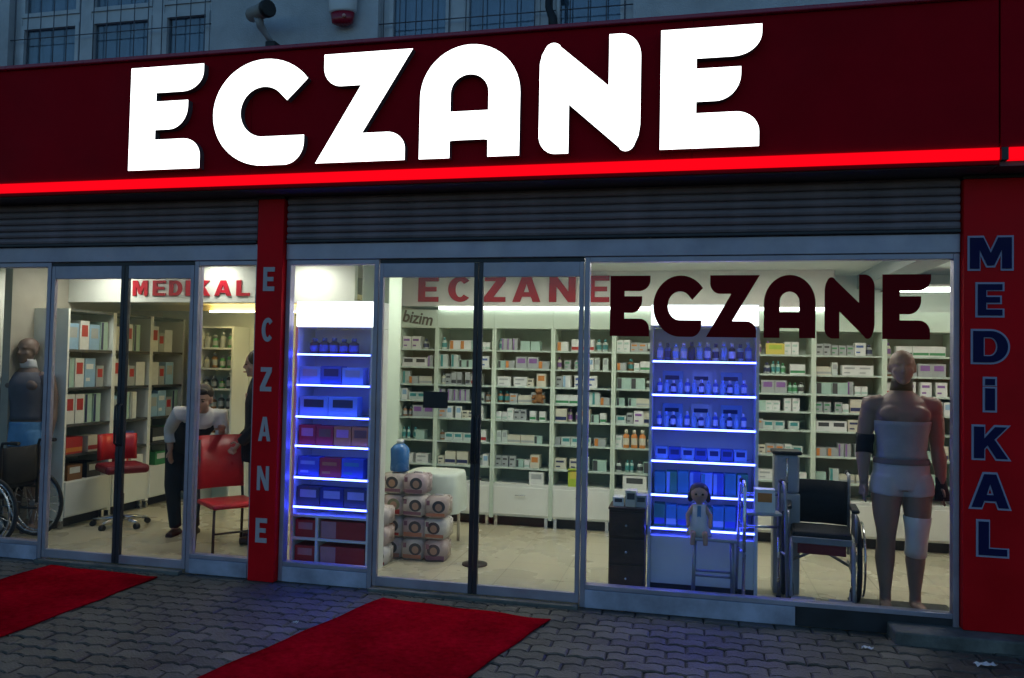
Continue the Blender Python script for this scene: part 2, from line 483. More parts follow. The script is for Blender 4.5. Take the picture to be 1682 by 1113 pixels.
# ------------------------------------------------------------------ building: upper wall with two grilled windows
bld = empty('building', (0, .1, 2.5), label='grey rendered building above the shop sign with grilled windows', cat='building')
def child_at(o): o.location = (o.location.x, o.location.y - .1, o.location.z - 2.5); return o
W1 = (-5.46, -3.60); W2 = (-2.24, -.40); WZ = (3.35, 5.3)
wall = MB()
for (a, b) in ((-9.5, W1[0]), (W1[1], W2[0]), (W2[1], 6.5)): wall.box(a, b, 0, .22, 2.52, 6.5)
for w in (W1, W2):
    wall.box(w[0], w[1], 0, .22, 2.52, WZ[0]); wall.box(w[0], w[1], 0, .22, WZ[1], 6.5)
child_at(wall.build('wall', stucco, bld))
child_at(bx('wall', stucco, bld, -9.5, -7.2, 0, .22, .0, 2.516))
child_at(bx('wall', stucco, bld, 2.6, 6.5, 0, .22, .0, 2.516))
def upper_window(w, mull, trans, curt_seed):
    f = MB(); y0, y1 = .07, .13
    z0, z1 = WZ
    for a, b in ((w[0], w[0] + .06), (w[1] - .06, w[1])): f.box(a, b, y0, y1, z0, z1, bev=.006)
    for m in mull: f.box(m - .055, m + .055, y0, y1, z0, z1, bev=.006)
    xs = [w[0] + .06] + [k for m in mull for k in (m - .055, m + .055)] + [w[1] - .06]
    for i in range(0, len(xs), 2):
        a, b = xs[i], xs[i + 1]
        f.box(a, b, y0 + .003, y1, z0, z0 + .06); f.box(a, b, y0 + .003, y1, z1 - .06, z1)
        f.box(a, b, y0 + .003, y1, trans, trans + .07, bev=.005)
    win = child_at(f.build('window', pvc, bld))
    for i in range(0, len(xs), 2):       # sashes and panes
        a, b = xs[i], xs[i + 1]
        for (c, d) in ((z0 + .06, trans), (trans + .07, z1 - .06)):
            s = MB(); t = .032
            s.box(a, a + t, y0 - .008, y1 - .02, c, d); s.box(b - t, b, y0 - .008, y1 - .02, c, d)
            s.box(a + t, b - t, y0 - .008, y1 - .02, c, c + t); s.box(a + t, b - t, y0 - .008, y1 - .02, d - t, d)
            so = s.build('sash', pvc, win)
            MB().box(a + t, b - t, y0 + .02, y0 + .026, c + t, d - t).build('pane', WGLASS, win)
    rr = random.Random(curt_seed); cu = MB(); n = 90; vs = []
    for i in range(n + 1):
        x = w[0] + (w[1] - w[0]) * i / n
        y = .19 + .022 * math.sin(i * .9 + math.sin(i * .21) * 2.5) + .012 * math.sin(i * .31)
        vs += [(x, y, z0), (x + .01 * math.sin(i), y, z1)]
    cu.add(vs, [(2 * i, 2 * i + 2, 2 * i + 3, 2 * i + 1) for i in range(n)], True)
    cu.build('curtain', curtain_m, win)
    for k in range(int((w[1] - w[0]) / .125) + 1):
        x = w[0] + .03 + k * .125
        if x < w[1]: MB().tube([(x, .032, z0 + .02), (x, .032, z1 - .02)], .0042, 6).build('grille_bar', grille_m, win)
    for z in (3.6, 4.06 if w is W2 else 4.17, 4.62, 5.05): MB().tube([(w[0], .0225, z), (w[1], .0225, z)], .0042, 6).build('grille_bar', grille_m, win)
    return win
upper_window(W1, (-4.79, -4.12), 4.30, 1)
upper_window(W2, (-1.66, -1.00), 4.62, 2)
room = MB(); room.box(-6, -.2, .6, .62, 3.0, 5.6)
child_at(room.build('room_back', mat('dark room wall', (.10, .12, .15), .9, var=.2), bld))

# ------------------------------------------------------------------ sign fascia
FY = -.30
sg = empty('shop_sign', (-1.2, FY, 2.82), label='long dark red sign with glowing white ECZANE letters and red light line', cat='sign')
def rel(o, b): o.location = Vector(o.location) - Vector(b); return o
SB = (-1.2, FY, 2.82)
fb = MB(); xs = [-9.2, -6.1, -3.05, 0, 1.722]
for a, b in zip(xs[:-1], xs[1:]): rel(MB().box(a + .0012, b - .0012, FY, -.004, 2.905, 3.775).build('panel', red_f, sg), SB)
rel(bx('soffit', mat('dark soffit', (.08, .07, .075), .7, var=.15), sg, -9.2, 1.722, FY + .02, -.004, 2.80, 2.828), SB)
rel(bx('light_strip', strip_on, sg, -9.2, 1.722, FY - .012, FY + .06, 2.832, 2.9), SB)
rel(bx('lower_trim', red_f, sg, -9.2, 1.722, FY - .006, FY + .02, 2.806, 2.829), SB)
rel(MB().box(-9.2, 1.722, FY - .03, -.004, 3.778, 3.81, bev=.008).build('top_trim', red_trim, sg), SB)
for ch, a, b in (('E', -3.999, -3.405), ('C', -3.319, -2.590), ('Z', -2.522, -1.833), ('A', -1.774, -1.092), ('N', -.965, -.320), ('E', -.197, .406)):
    rel(place_letter(LOGO, ch, a, b, 2.952, 3.703, FY - .003, .055, [letter_on, letter_side], sg), SB)
sg2 = empty('shop_sign', (2.6, FY, 2.82), label='end piece of the dark red sign at the right edge, beyond a seam', cat='sign')
SB2 = (2.6, FY, 2.82)
rel(bx('panel', red_f, sg2, 1.732, 3.8, FY, -.004, 2.905, 3.775), SB2)
rel(bx('light_strip', strip_on, sg2, 1.772, 3.8, FY - .012, FY + .06, 2.832, 2.9), SB2)
rel(bx('soffit', MATS['dark soffit'], sg2, 1.732, 3.8, FY + .02, -.004, 2.80, 2.828), SB2)
rel(bx('strip_joint', black, sg2, 1.732, 1.768, FY - .014, FY + .05, 2.83, 2.902), SB2)
rel(MB().box(1.732, 3.8, FY - .03, -.004, 3.778, 3.81, bev=.008).build('top_trim', red_trim, sg2), SB2)

# roller shutters rolled up above the glass
def shutter(x0, x1, label):
    e = empty('roller_shutter', ((x0 + x1) / 2, -.05, 2.455), label=label, cat='shutter', group='roller shutters above the glass')
    h = .052; L = x1 - x0; n = 6
    s = MB(); prof = [(0, 0), (-.010, .006), (-.016, .02), (-.014, .036), (-.006, .046), (0, .048), (.008, .048), (.008, 0)]
    vs = [(x, p[0], p[1]) for x in (-L / 2, L / 2) for p in prof]; k = len(prof)
    s.add(vs, [(i, i + k, (i + 1) % k + k, (i + 1) % k) for i in range(k)] + [tuple(range(k)), tuple(range(2 * k - 1, k - 1, -1))])
    me = s.mesh('slat', shutter_m)
    for i in range(n): link('slat', me, e, (0, .01, .022 + i * h))
    MB().box(-L / 2, L / 2, -.018, .022, 0, .021, bev=.004).build('bottom_bar', alu_d, e)  # shadow line between shutter and header put into the bar's dark colour
    MB().box(-L / 2, L / 2, .019, .047, .0, .34).build('housing', shutter_m, e)
shutter(-7.2, -3.125, 'rolled up dark grey shutter above the left sliding doors')
shutter(-2.885, 1.595, 'rolled up dark grey shutter above the centre doors and big window')

# ------------------------------------------------------------------ pillars
def pillar(x0, x1, z0, z1, y0, label, letters, right=False):
    b = ((x0 + x1) / 2, y0, z0)
    e = empty('red_pillar', b, label=label, cat='pillar', group='red lettered pillars')
    rel(MB().box(x0, x1, y0, .06, z0, z1, bev=.006).build('cladding', red_p, e), b)
    rel(MB().box(x0 - .004, x1 + .004, y0 - .004, .05, z1 + .001, z1 + .02).build('cap', black, e), b)
    for (ch, a, c, d, f) in letters:
        if right:
            rel(place_letter(SANS, ch, a, c, d, f, y0 - .001, .006, paleblue, e, 'letter_outline', offset=.008), b)
            rel(place_letter(SANS, ch, a + .004, c - .004, d + .004, f - .004, y0 - .008, .004, navy, e), b)
        else:
            rel(place_letter(SANS, ch, a, c, d, f, y0 - .001, .005, greylet, e), b)
pillar(-3.105, -2.897, 0, 2.775, -.085, 'narrow red pillar with small pale ECZANE letters between the windows',
       [('E', -3.045, -2.955, 2.10, 2.275), ('C', -3.045, -2.95, 1.73, 1.905), ('Z', -3.045, -2.955, 1.37, 1.545), ('A', -3.047, -2.952, 1.01, 1.185), ('N', -3.047, -2.953, .655, .83), ('E', -3.047, -2.957, .28, .455)])
pillar(1.604, 2.30, .077, 2.775, -.085, 'wide red pillar with navy MEDIKAL letters down its face',
       [('M', 1.632, 1.865, 2.225, 2.42), ('E', 1.675, 1.815, 1.945, 2.14), ('D', 1.65, 1.845, 1.665, 1.86), ('i', 1.715, 1.775, 1.38, 1.575), ('K', 1.655, 1.845, 1.095, 1.29), ('A', 1.642, 1.85, .805, 1.01), ('L', 1.68, 1.84, .525, .73)], True)
tag(MB().box(2.31, 2.595, -.02, .2, 0, 2.5).build('side_wall', stucco), 'plain grey wall strip beyond the MEDIKAL pillar', 'wall')

# ------------------------------------------------------------------ shopfront: header, windows, sliding doors
hd = empty('shopfront_header', (-2.8, 0, 2.34), label='grey aluminium header beam along the top of the shopfront', cat='beam')
HB = (-2.8, 0, 2.34)
for a, b in ((-7.2, -3.108), (-2.894, 1.600)):
    rel(MB().box(a, b, -.04, .05, 2.335, 2.452, bev=.004).build('beam', alu, hd), HB)
for a, b in ((-4.925, -3.655), (-2.165, -.70)):
    rel(MB().box(a, b, -.02, .045, 2.305, 2.332).build('door_track', alu_d, hd), HB)
def window(x0, x1, label, base=True, bx1=None, zsill=.14, ztop=2.333):
    b = ((x0 + x1) / 2, 0, 0)
    e = empty('shop_window', b, label=label, cat='window', group='fixed shop windows')
    t = .034
    rel(MB().box(x0, x0 + t, -.03, .04, 0, ztop, bev=.003).build('frame', alu, e), b)
    rel(MB().box(x1 - t, x1, -.03, .04, 0, ztop, bev=.003).build('frame', alu, e), b)
    rel(MB().box(x0 + t, x1 - t, -.028, .04, ztop - .035, ztop, bev=.003).build('frame', alu, e), b)
    rel(MB().box(x0 + t, x1 - t, -.028, .04, zsill - .03, zsill, bev=.003).build('sill', alu, e), b)
    rel(MB().box(x0 + t, (bx1 or x1 - t), -.034, .03, 0, zsill - .032, bev=.003).build('base_panel', basep, e), b)
    if bx1: rel(MB().box(bx1 + .004, x1 - t, -.02, .03, 0, zsill - .032).build('plinth', alu_d, e), b)
    rel(MB().box(x0 + t, x1 - t, 0, .008, zsill, ztop - .035).build('glass_pane', GLASS, e), b)
window(-6.35, -4.93, 'left end shop window with a mannequin behind, cut by the picture edge')
window(-3.652, -3.109, 'narrow shop window left of the ECZANE pillar, red chair behind')
window(-2.893, -2.172, 'narrow shop window with the first blue lit display behind it')
window(-.694, 1.600, 'wide shop window with dark maroon ECZANE letters on its glass', bx1=.665, zsill=.15)
def leaf(x0, x1, y, label, side):
    b = ((x0 + x1) / 2, y, .024)
    e = empty('sliding_door', b, label=label, cat='door', group='sliding glass door leaves')
    t = .030; z0, z1 = .024, 2.303; dk = mat('dark meeting stile', (.035, .038, .05), .4, .4, var=.1)
    rel(MB().box(x0, x0 + t, y, y + .034, z0, z1, bev=.003).build('stile', dk if side > 0 else alu, e), b)
    rel(MB().box(x1 - t, x1, y, y + .034, z0, z1, bev=.003).build('stile', dk if side < 0 else alu, e), b)
    rel(MB().box(x0 + t, x1 - t, y + .001, y + .033, z1 - .10, z1, bev=.003).build('top_rail', alu, e), b)
    rel(MB().box(x0 + t, x1 - t, y + .001, y + .033, z0, z0 + .065, bev=.003).build('bottom_rail', alu, e), b)
    rel(MB().box(x0 + t, x1 - t, y + .013, y + .021, z0 + .065, z1 - .10).build('glass_pane', GLASS, e), b)
    hx = x1 - t / 2 if side < 0 else x0 + t / 2
    rel(MB().tube([(hx, y - .002, .92), (hx, y - .03, .94), (hx, y - .03, 1.22), (hx, y - .002, 1.24)], .008, 8).build('handle', alu_d, e), b)
leaf(-4.924, -4.262, -.028, 'left leaf of the left sliding glass doors', -1)
leaf(-4.258, -3.658, -.028, 'right leaf of the left sliding glass doors', 1)
leaf(-2.166, -1.436, -.028, 'left leaf of the centre sliding glass doors', -1)
leaf(-1.432, -.700, -.028, 'right leaf of the centre sliding glass doors', 1)
stk = MB().box(-1.82, -1.64, -.0195, -.0165, 1.285, 1.40).build('door_sticker', black)
tag(stk, 'small black notice sticker on the glass of the centre door', 'sticker')
wl_ = empty('window_lettering', (.46, -.001, 1.80), label='large dark maroon ECZANE lettering stuck on the wide window', cat='lettering')
for ch, a, b in (('E', -.524, -.259), ('C', -.239, .082), ('Z', .102, .436), ('A', .462, .776), ('N', .830, 1.124), ('E', 1.169, 1.447)):
    rel(place_letter(LOGO, ch, a, b, 1.804, 2.208, -.001, .004, maroon, wl_), (.46, -.001, 1.80))

# wall mounted equipment above the sign
def camera_dome():
    b = (-3.06, -.10, 3.9)
    e = empty('security_camera', b, label='grey security camera on a bent bracket above the sign', cat='camera')
    rel(MB().box(-3.06, -2.98, -.14, -.001, 3.86, 3.93, bev=.008).build('base', black, e), b)
    rel(MB().tube([(-3.03, -.10, 3.93), (-3.055, -.13, 3.98), (-3.08, -.17, 4.03), (-3.075, -.21, 4.075)], [.02, .022, .03, .034], 10).build('bracket', greyplastic, e), b)
    cb = mat('camera beige', (.30, .28, .26), .5, var=.15)
    rel(MB().tube([(-3.195, -.13, 4.13), (-3.17, -.145, 4.128), (-3.07, -.205, 4.118), (-2.985, -.255, 4.11)], [.035, .052, .054, .056], 16).build('housing', cb, e), b)
    rel(MB().tube([(-2.99, -.252, 4.1105), (-2.965, -.267, 4.108), (-2.96, -.27, 4.1075)], [.062, .062, .052], 16).build('lens_ring', black, e), b)
camera_dome()
b = (-2.49, -.05, 4.05)
e = empty('alarm_siren', b, label='white alarm siren box with red dome above the sign', cat='siren')
s = MB(); s.rings([(-2.49, -.06, 4.125, .092, .055), (-2.49, -.06, 4.14, .108, .06), (-2.49, -.06, 4.35, .112, .06), (-2.49, -.06, 4.37, .095, .05)], 20)
rel(s.build('box', mat('siren white', (.7, .72, .75), .4, var=.05), e), b)
s = MB(); s.rings([(-2.49, -.06, 4.04, .05, .03), (-2.49, -.06, 4.055, .08, .045), (-2.49, -.06, 4.124, .092, .053)], 20)
rel(s.build('dome', mat('red siren dome', (.30, .01, .03), .25, var=.05), e), b)
rel(MB().ball((-2.455, -.112, 4.085), .014).build('lamp', mat('siren lamp glass', (.7, .35, .3), .2, var=.05), e), b)
rel(MB().box(-2.53, -2.45, -.03, -.001, 4.15, 4.3).build('mount', black, e), b)
b = (-.93, -.1, 3.84)
e = empty('cable_bracket', b, label='dark bent pipe bracket with a pale conduit above the sign', cat='bracket')
rel(MB().tube([(-.915, -.15, 3.812), (-.925, -.15, 3.93), (-.96, -.12, 4.02), (-.96, -.1, 4.3)], [.034, .03, .024, .022], 10).build('pipe', iron, e), b)
rel(MB().tube([(-.90, -.09, 3.812), (-.90, -.09, 4.3)], .014, 8).build('conduit', pvc, e), b)
rel(MB().box(-.985, -.88, -.08, -.001, 4.2, 4.23).build('clamp', iron, e), b)

# ------------------------------------------------------------------ shop interior shell
FZ = .03; CZ = 2.50
def struct(name, m, *a): return tag(MB().box(*a).build(name, m), kind='structure')
struct('floor', floor_m, -6.9, 3.2, .052, 2.9, -.1, FZ)
struct('ceiling', offwhite, -6.9, 3.2, .052, 2.9, CZ, CZ + .06)
struct('wall_back', offwhite, -6.9, 3.2, 2.62, 2.7, FZ, CZ)
struct('wall_left', offwhite, -6.9, -6.8, .052, 2.62, FZ, CZ)
struct('wall_right', offwhite, 3.1, 3.2, .052, 2.62, FZ, CZ)
tag(MB().box(-5.95, -5.87, .55, 2.618, FZ, CZ - .002).build('partition_wall', mat('beige wall', (.36, .33, .27), .85, var=.08)), 'beige partition wall carrying the left shelves', 'wall')
tag(MB().box(-2.72, -2.475, .95, 1.25, FZ, CZ - .002, bev=.006).build('column', greenwhite), 'pale square column beside the first blue lit display', 'column')
# bulkhead with red MEDIKAL letters
b = (-4.6, 1.2, 2.13)
e = empty('bulkhead_sign', b, label='white bulkhead with small red MEDIKAL letters inside the left doors', cat='sign')
rel(MB().box(-5.868, -2.9, 1.2, 1.26, 2.12, CZ - .002).build('panel', offwhite, e), b)
for ch, a, c in (('M', -5.15, -4.99), ('E', -4.935, -4.80), ('D', -4.76, -4.625), ('İ', -4.585, -4.535), ('K', -4.49, -4.33), ('A', -4.285, -4.11), ('L', -4.06, -3.925)):
    rel(place_letter(SANS, ch, a, c, 2.178, 2.322, 1.199, .012, redlet, e), b)
# warm cove ceiling behind it
b = (-4.4, 1.9, 2.14)
e = empty('cove_ceiling', b, label='lowered warm lit cove ceiling behind the MEDIKAL bulkhead', cat='ceiling')
rel(MB().box(-5.868, -2.9, 1.262, 2.10, 2.16, 2.20).build('soffit', mat('warm cream soffit', (.60, .50, .26), .7, var=.05), e), b)
rel(MB().box(-4.9, -3.3, 2.05, 2.08, 2.085, 2.10).build('warm_strip', warmstrip, e), b)
rel(MB().box(-5.868, -2.9, 2.102, 2.14, 2.10, 2.20).build('edge', MATS['warm cream soffit'], e), b)
# back bulkhead with small red ECZANE letters
b = (-.7, 2.14, 2.16)
e = empty('bulkhead_sign', b, label='white bulkhead with red ECZANE letters above the back shelves', cat='sign')
rel(MB().box(-2.86, 1.25, 2.15, 2.60, 2.165, CZ - .002).build('panel', mat('bulkhead white', (.74, .72, .66), .6, var=.05), e), b)
for ch, a, c in (('E', -2.64, -2.43), ('C', -2.33, -2.085), ('Z', -1.963, -1.75), ('A', -1.68, -1.405), ('N', -1.32, -1.065), ('E', -.955, -.745)):
    rel(place_letter(SANS, ch, a, c, 2.205, 2.455, 2.149, .014, redlet, e), b)
rel(MB().box(-2.44, 1.24, 2.19, 2.215, 2.135, 2.163).build('light_strip', tube_m, e), b)

tag(MB().box(1.52, 1.74, .30, 2.61, 2.37, CZ - .002).build('ceiling_beam', mat('grey beam paint', (.34, .35, .33), .8, var=.06)), 'grey ceiling beam above the tan mannequin', 'beam')
# ceiling lights
def ceil_light(x, y, w, d, label):
    e = empty('ceiling_light', (x, y, CZ), label=label, cat='light', group='ceiling lights in the shop')
    f = MB(); t = .02
    f.box(-w / 2 - t, w / 2 + t, -d / 2 - t, -d / 2, -.03, -.001); f.box(-w / 2 - t, w / 2 + t, d / 2, d / 2 + t, -.03, -.001)
    f.box(-w / 2 - t, -w / 2, -d / 2, d / 2, -.03, -.001); f.box(w / 2, w / 2 + t, -d / 2, d / 2, -.03, -.001)
    f.build('frame', white, e)
    bx('diffuser', lightp, e, -w / 2, w / 2, -d / 2, d / 2, -.024, -.002)
for x, y, w, d, t in ((-4.22, 1.03, .26, .16, 'in front of the MEDIKAL bulkhead'), (-5.3, .85, .3, .3, 'above the left mannequin corner'),
                    (-1.9, 1.08, .55, .3, 'above the stacked packs'), (-.6, 1.08, .55, .3, 'above the centre aisle'), (.75, 1.08, .55, .3, 'behind the second blue lit display'),
                    (2.2, 1.05, .55, .3, 'near the right end wall'), (-3.3, .9, .3, .3, 'above the red chair'), (-6.3, 1.3, .3, .3, 'above the left end window')):
    ceil_light(x, y, w, d, 'bright square ceiling light ' + t)
b = (2.05, 2.1, 2.33)
e = empty('wall_batten_light', b, label='short bright tube light high at the right end of the shop', cat='light')
rel(MB().box(1.75, 2.5, 2.10, 2.16, 2.30, 2.335).build('tube', tube_m, e), b)
rel(MB().box(1.73, 2.52, 2.09, 2.618, 2.337, 2.36).build('bracket', white, e), b)

# ------------------------------------------------------------------ back wall shelving
ROWS = [1.74, 1.563, 1.39, 1.228, 1.06, .835, .60]     # shelf top heights
ORD = ['first', 'second', 'third', 'fourth', 'fifth', 'sixth', 'seventh', 'eighth', 'ninth', 'tenth', 'eleventh', 'twelfth', 'thirteenth', 'fourteenth', 'fifteenth', 'sixteenth']
BY0, BY1 = 2.22, 2.60
def back_unit(x0, x1, label, first=False):
    w = x1 - x0; b = (x0, BY0, FZ)
    e = empty('shelf_unit', b, label=label, cat='shelves', group='white shelf bays along the back wall')
    t = .02
    rel(bx('side_panel', greenwhite, e, x0 + .001, x0 + t, BY0, BY1, FZ + .08, 1.95), b)
    rel(bx('side_panel', greenwhite, e, x1 - t, x1 - .001, BY0, BY1, FZ + .08, 1.95), b)
    rel(bx('back_panel', backpanel, e, x0 + t, x1 - t, BY1 - .02, BY1 - .002, .44, 1.95), b)
    for z in ROWS: rel(bx('shelf', shelfgl, e, x0 + t, x1 - t, BY0 + .01, BY1 - .02, z - .016, z), b)
    rel(bx('header_panel', greenwhite, e, x0 + .001, x1 - .001, BY0 - .004, BY1, 1.952, 2.128), b)
    rel(bx('cabinet', white, e, x0 + t, x1 - t, BY0 + .004, BY1 - .02, .13, .425), b)
    rel(MB().box(x0 + t + .004, x1 - t - .004, BY0 - .014, BY0 + .002, .15, .415, bev=.004).build('drawer_front', white, e), b)
    rel(bx('counter_top', white, e, x0 + t, x1 - t, BY0 + .002, BY1 - .02, .428, .444), b)
    for lx in (x0 + .03, x1 - .06): rel(bx('leg', chrome, e, lx, lx + .03, BY0 + .02, BY0 + .05, FZ, .128), b)
    rel(bx('plinth', alu_d, e, x0 + t, x1 - t, BY0 + .09, BY0 + .11, FZ, .128), b)
    rel(MB().tube([((x0 + x1) / 2 - .05, BY0 - .03, .34), ((x0 + x1) / 2 + .05, BY0 - .03, .34)], .005, 6).build('handle', chrome, e), b)
BX = [-2.86, -2.46, -1.87, -1.285, -.70, -.115, .475, 1.09, 1.68, 2.27, 2.86]
for i in range(10):
    back_unit(BX[i], BX[i + 1], ORD[i] + ' white shelf bay from the left along the back wall')

def boxmesh(w, d, h, m1, m2, kind):
    mb = MB(); mb.box(-w / 2, w / 2, -d / 2, d / 2, 0, h)
    y = -d / 2
    if kind == 0: mb.box(-w / 2 + .002, w / 2 - .002, y - .001, y + .003, h * .12, h * .38, 1)
    elif kind == 1: mb.box(-w / 2 + .004, -w / 2 + w * .35, y - .001, y + .003, .004, h - .004, 1)
    elif kind == 2: mb.box(-w / 2 + w * .15, w / 2 - w * .15, y - .001, y + .003, h * .45, h * .85, 1)
    else:
        mb.box(-w / 2 + w * .12, w / 2 - w * .2, y - .001, y + .003, h * .62, h * .8, 1); mb.box(-w / 2 + w * .12, w / 2 - w * .5, y - .001, y + .003, h * .2, h * .32, 1)
    return mb.mesh('product_box', [m1, m2])
def bottlemesh(r, h, m1, m2):
    mb = MB(); mb.rings([(0, 0, 0, r * .95, r * .95), (0, 0, .004, r, r), (0, 0, h * .68, r, r), (0, 0, h * .78, r * .45, r * .45)], 10)
    mb.rings([(0, 0, h * .781, r * .5, r * .5), (0, 0, h, r * .5, r * .5)], 10, 1)
    mb.rings([(0, 0, h * .18, r * 1.02, r * 1.02), (0, 0, h * .55, r * 1.02, r * 1.02)], 10, 1, close=False)
    return mb.mesh('product_bottle', [m1, m2])
pc = {}
def pm(n, c, r=.5): pc[n] = mat('print ' + n, c, r, var=.06, scale=20); return pc[n]
for n, c in dict(white=(.66, .68, .64), cream=(.58, .56, .44), mint=(.36, .52, .44), grey=(.34, .37, .36), pale=(.50, .57, .52), blue=(.06, .12, .36), teal=(.05, .26, .26), red=(.42, .03, .03), orange=(.55, .20, .04), yellow=(.6, .5, .08), lime=(.36, .48, .04), brown=(.22, .10, .04), pink=(.55, .25, .28), navy=(.02, .03, .10), dark=(.05, .055, .06), sky=(.25, .42, .58), green=(.05, .25, .10), violet=(.22, .10, .32)).items(): pm(n, c)
bodyc = ['white', 'white', 'white', 'pale', 'pale', 'cream', 'mint', 'grey', 'grey']
bandc = ['blue', 'teal', 'green', 'red', 'grey', 'dark', 'orange', 'mint', 'violet', 'navy', 'sky', 'grey', 'dark']
rk = random.Random(21)
protoB = []
for i in range(34):
    h = rk.choice((.075, .09, .105, .115, .125))
    w = rk.choice((.05, .06, .075, .09, .11, .13))
    bc = rk.choice(bodyc)
    protoB.append((bc, boxmesh(w, rk.uniform(.07, .13), h, pc[bc], pc[rk.choice(bandc)], rk.randrange(4)), w, h))
protoT = []
for i in range(9):
    r, h = rk.uniform(.018, .032), rk.uniform(.095, .125)
    bc = rk.choice(['white', 'pale', 'cream', 'mint', 'brown', 'grey'])
    protoT.append((bc, bottlemesh(r, h, pc[bc], pc[rk.choice(bandc)]), 2 * r, h))
def put(name, me, loc, label, cat, group, rz=0.):
    o = link(name, me, None, loc, rz); return tag(o, label, cat, group)
bn = {'pale': 'pale', 'mint': 'mint green', 'cream': 'cream', 'white': 'white', 'grey': 'grey', 'brown': 'brown'}
def fill_back():
    todo = []
    for i in range(10):
        for k, z in enumerate(ROWS):
            x = BX[i] + .026; end = BX[i + 1] - .026
            hmax = ((ROWS[k - 1] if k else 1.95) - .018 - z)
            run = 0; p = None; j = 0
            while True:
                if run <= 0:
                    bot = rk.random() < .2
                    p = rk.choice(protoT if bot else protoB); run = rk.choice((1, 1, 2, 2, 3))
                    if p[3] > hmax - .01: run = 0; continue
                w = p[2]
                if x + w > end: break
                run -= 1
                yy = BY0 + .085 + rk.uniform(0, .02)
                todo.append((bot, p, (x + w / 2, yy, z), i, k, j, rk.uniform(-.05, .05))); j += 1
                x += w + rk.choice((.002, .004, .006, .01, .035))
    # bays best seen through the glass come first
    order = {2: 0, 3: 0, 1: 1, 6: 1, 7: 1, 0: 2, 8: 2, 4: 3, 5: 4, 9: 5}
    todo.sort(key=lambda t: (order[t[3]], t[4]))
    nb = 0; far = MB()
    for bot, p, loc, i, k, j, rz in todo:
        if not bot: nb += 1
        if not bot and nb > 300:
            me = p[1]; far.add([(v.co.x + loc[0], v.co.y + loc[1], v.co.z + loc[2]) for v in me.vertices], [tuple(q.vertices) for q in me.polygons], mi=bodyset.index(p[0])); continue
        lab = '%s medicine %s, %s from left, %s shelf of the %s back wall bay' % (bn[p[0]], 'bottle' if bot else 'box', ORD[j], ORD[k], ORD[i])
        put('medicine_bottle' if bot else 'medicine_box', p[1], loc, lab, 'bottle' if bot else 'box', 'medicine %s on the back wall' % ('bottles' if bot else 'boxes'), rz)
    if far.v:
        o = far.build('medicine_stock', [pc[c] for c in bodyset]); tag(o, 'further medicine boxes filling the back wall shelves', 'boxes', kind='stuff')
bodyset = ['white', 'pale', 'cream', 'mint', 'grey', 'brown']
fill_back()
# odd bright products seen on the back shelves and the counter top
def bigbox(x0, x1, z, h, y, d, c1, c2, label, name='carton', cat='carton', kind=2):
    put(name, boxmesh(x1 - x0, d, h, pc[c1], pc[c2], kind), ((x0 + x1) / 2, y + d / 2, z), label, cat, None)
bigbox(-1.12, -1.0, .4445, .17, 2.23, .12, 'lime', 'yellow', 'bright lime green carton on the low back counter')
bigbox(-1.5, -1.36, .4445, .12, 2.235, .11, 'white', 'grey', 'white carton on the low back counter behind the centre door')
bigbox(-.6, -.38, .4445, .13, 2.235, .12, 'white', 'dark', 'white dispenser carton with dark dots on the low back counter')
for i in range(3): put('bottle', bottlemesh(.03, .17, pc['orange'], pc['cream']), (-.575 + i * .075, 2.26, .8352), 'orange bottle, %s of a row of three on the back shelf' % ORD[i], 'bottle', 'orange bottles on the back shelf')
bigbox(.68, .84, 1.7402, .10, 2.232, .045, 'yellow', 'lime', 'yellow carton on the top back shelf right of the second blue display')
def bear():
    b = (-1.42, 2.30, 1.2282); e = empty('teddy_bear', b, label='small brown teddy bear among the medicine on the back shelf', cat='toy')
    m = mat('brown plush', (.26, .12, .04), .95, var=.25, scale=40, bump=.8, bscale=300)
    mb = MB(); mb.ball((0, -.05, .05), (.045, .04, .05)); mb.ball((0, -.055, .118), (.036, .034, .034)); mb.ball((0, -.09, .112), (.016, .014, .013))
    for s in (-1, 1):
        mb.ball((s * .03, -.05, .147), .013); mb.tube([(s * .04, -.06, .075), (s * .06, -.085, .05)], [.016, .014], 8); mb.tube([(s * .028, -.07, .018), (s * .045, -.12, .018)], [.018, .017], 8)
    link('body', remesh(mb, 'body', m, .005, 2), e)
bear()
b = (-2.68, 2.14, 1.95)
# brown script letters on the wall above the narrow first bay
def script():
    cu = bpy.data.curves.new('t', 'FONT'); cu.body = 'bizim'; cu.size = .17; cu.shear = .25; cu.extrude = .004; cu.offset = .003
    o = bpy.data.objects.new('tmp', cu); C.objects.link(o); me = evalmesh(o); bpy.data.objects.remove(o)
    for v in me.vertices: v.co = Vector((v.co.x * .88, -v.co.z, v.co.y - .12 * v.co.x))
    me.materials.clear(); me.materials.append(mat('brown letter', (.10, .075, .05), .5, var=.1))
    o = link('script_lettering', me, None, (-2.83, 2.210, 2.015)); tag(o, 'brown script lettering on the panel above the narrow back shelf bay', 'lettering')
script()

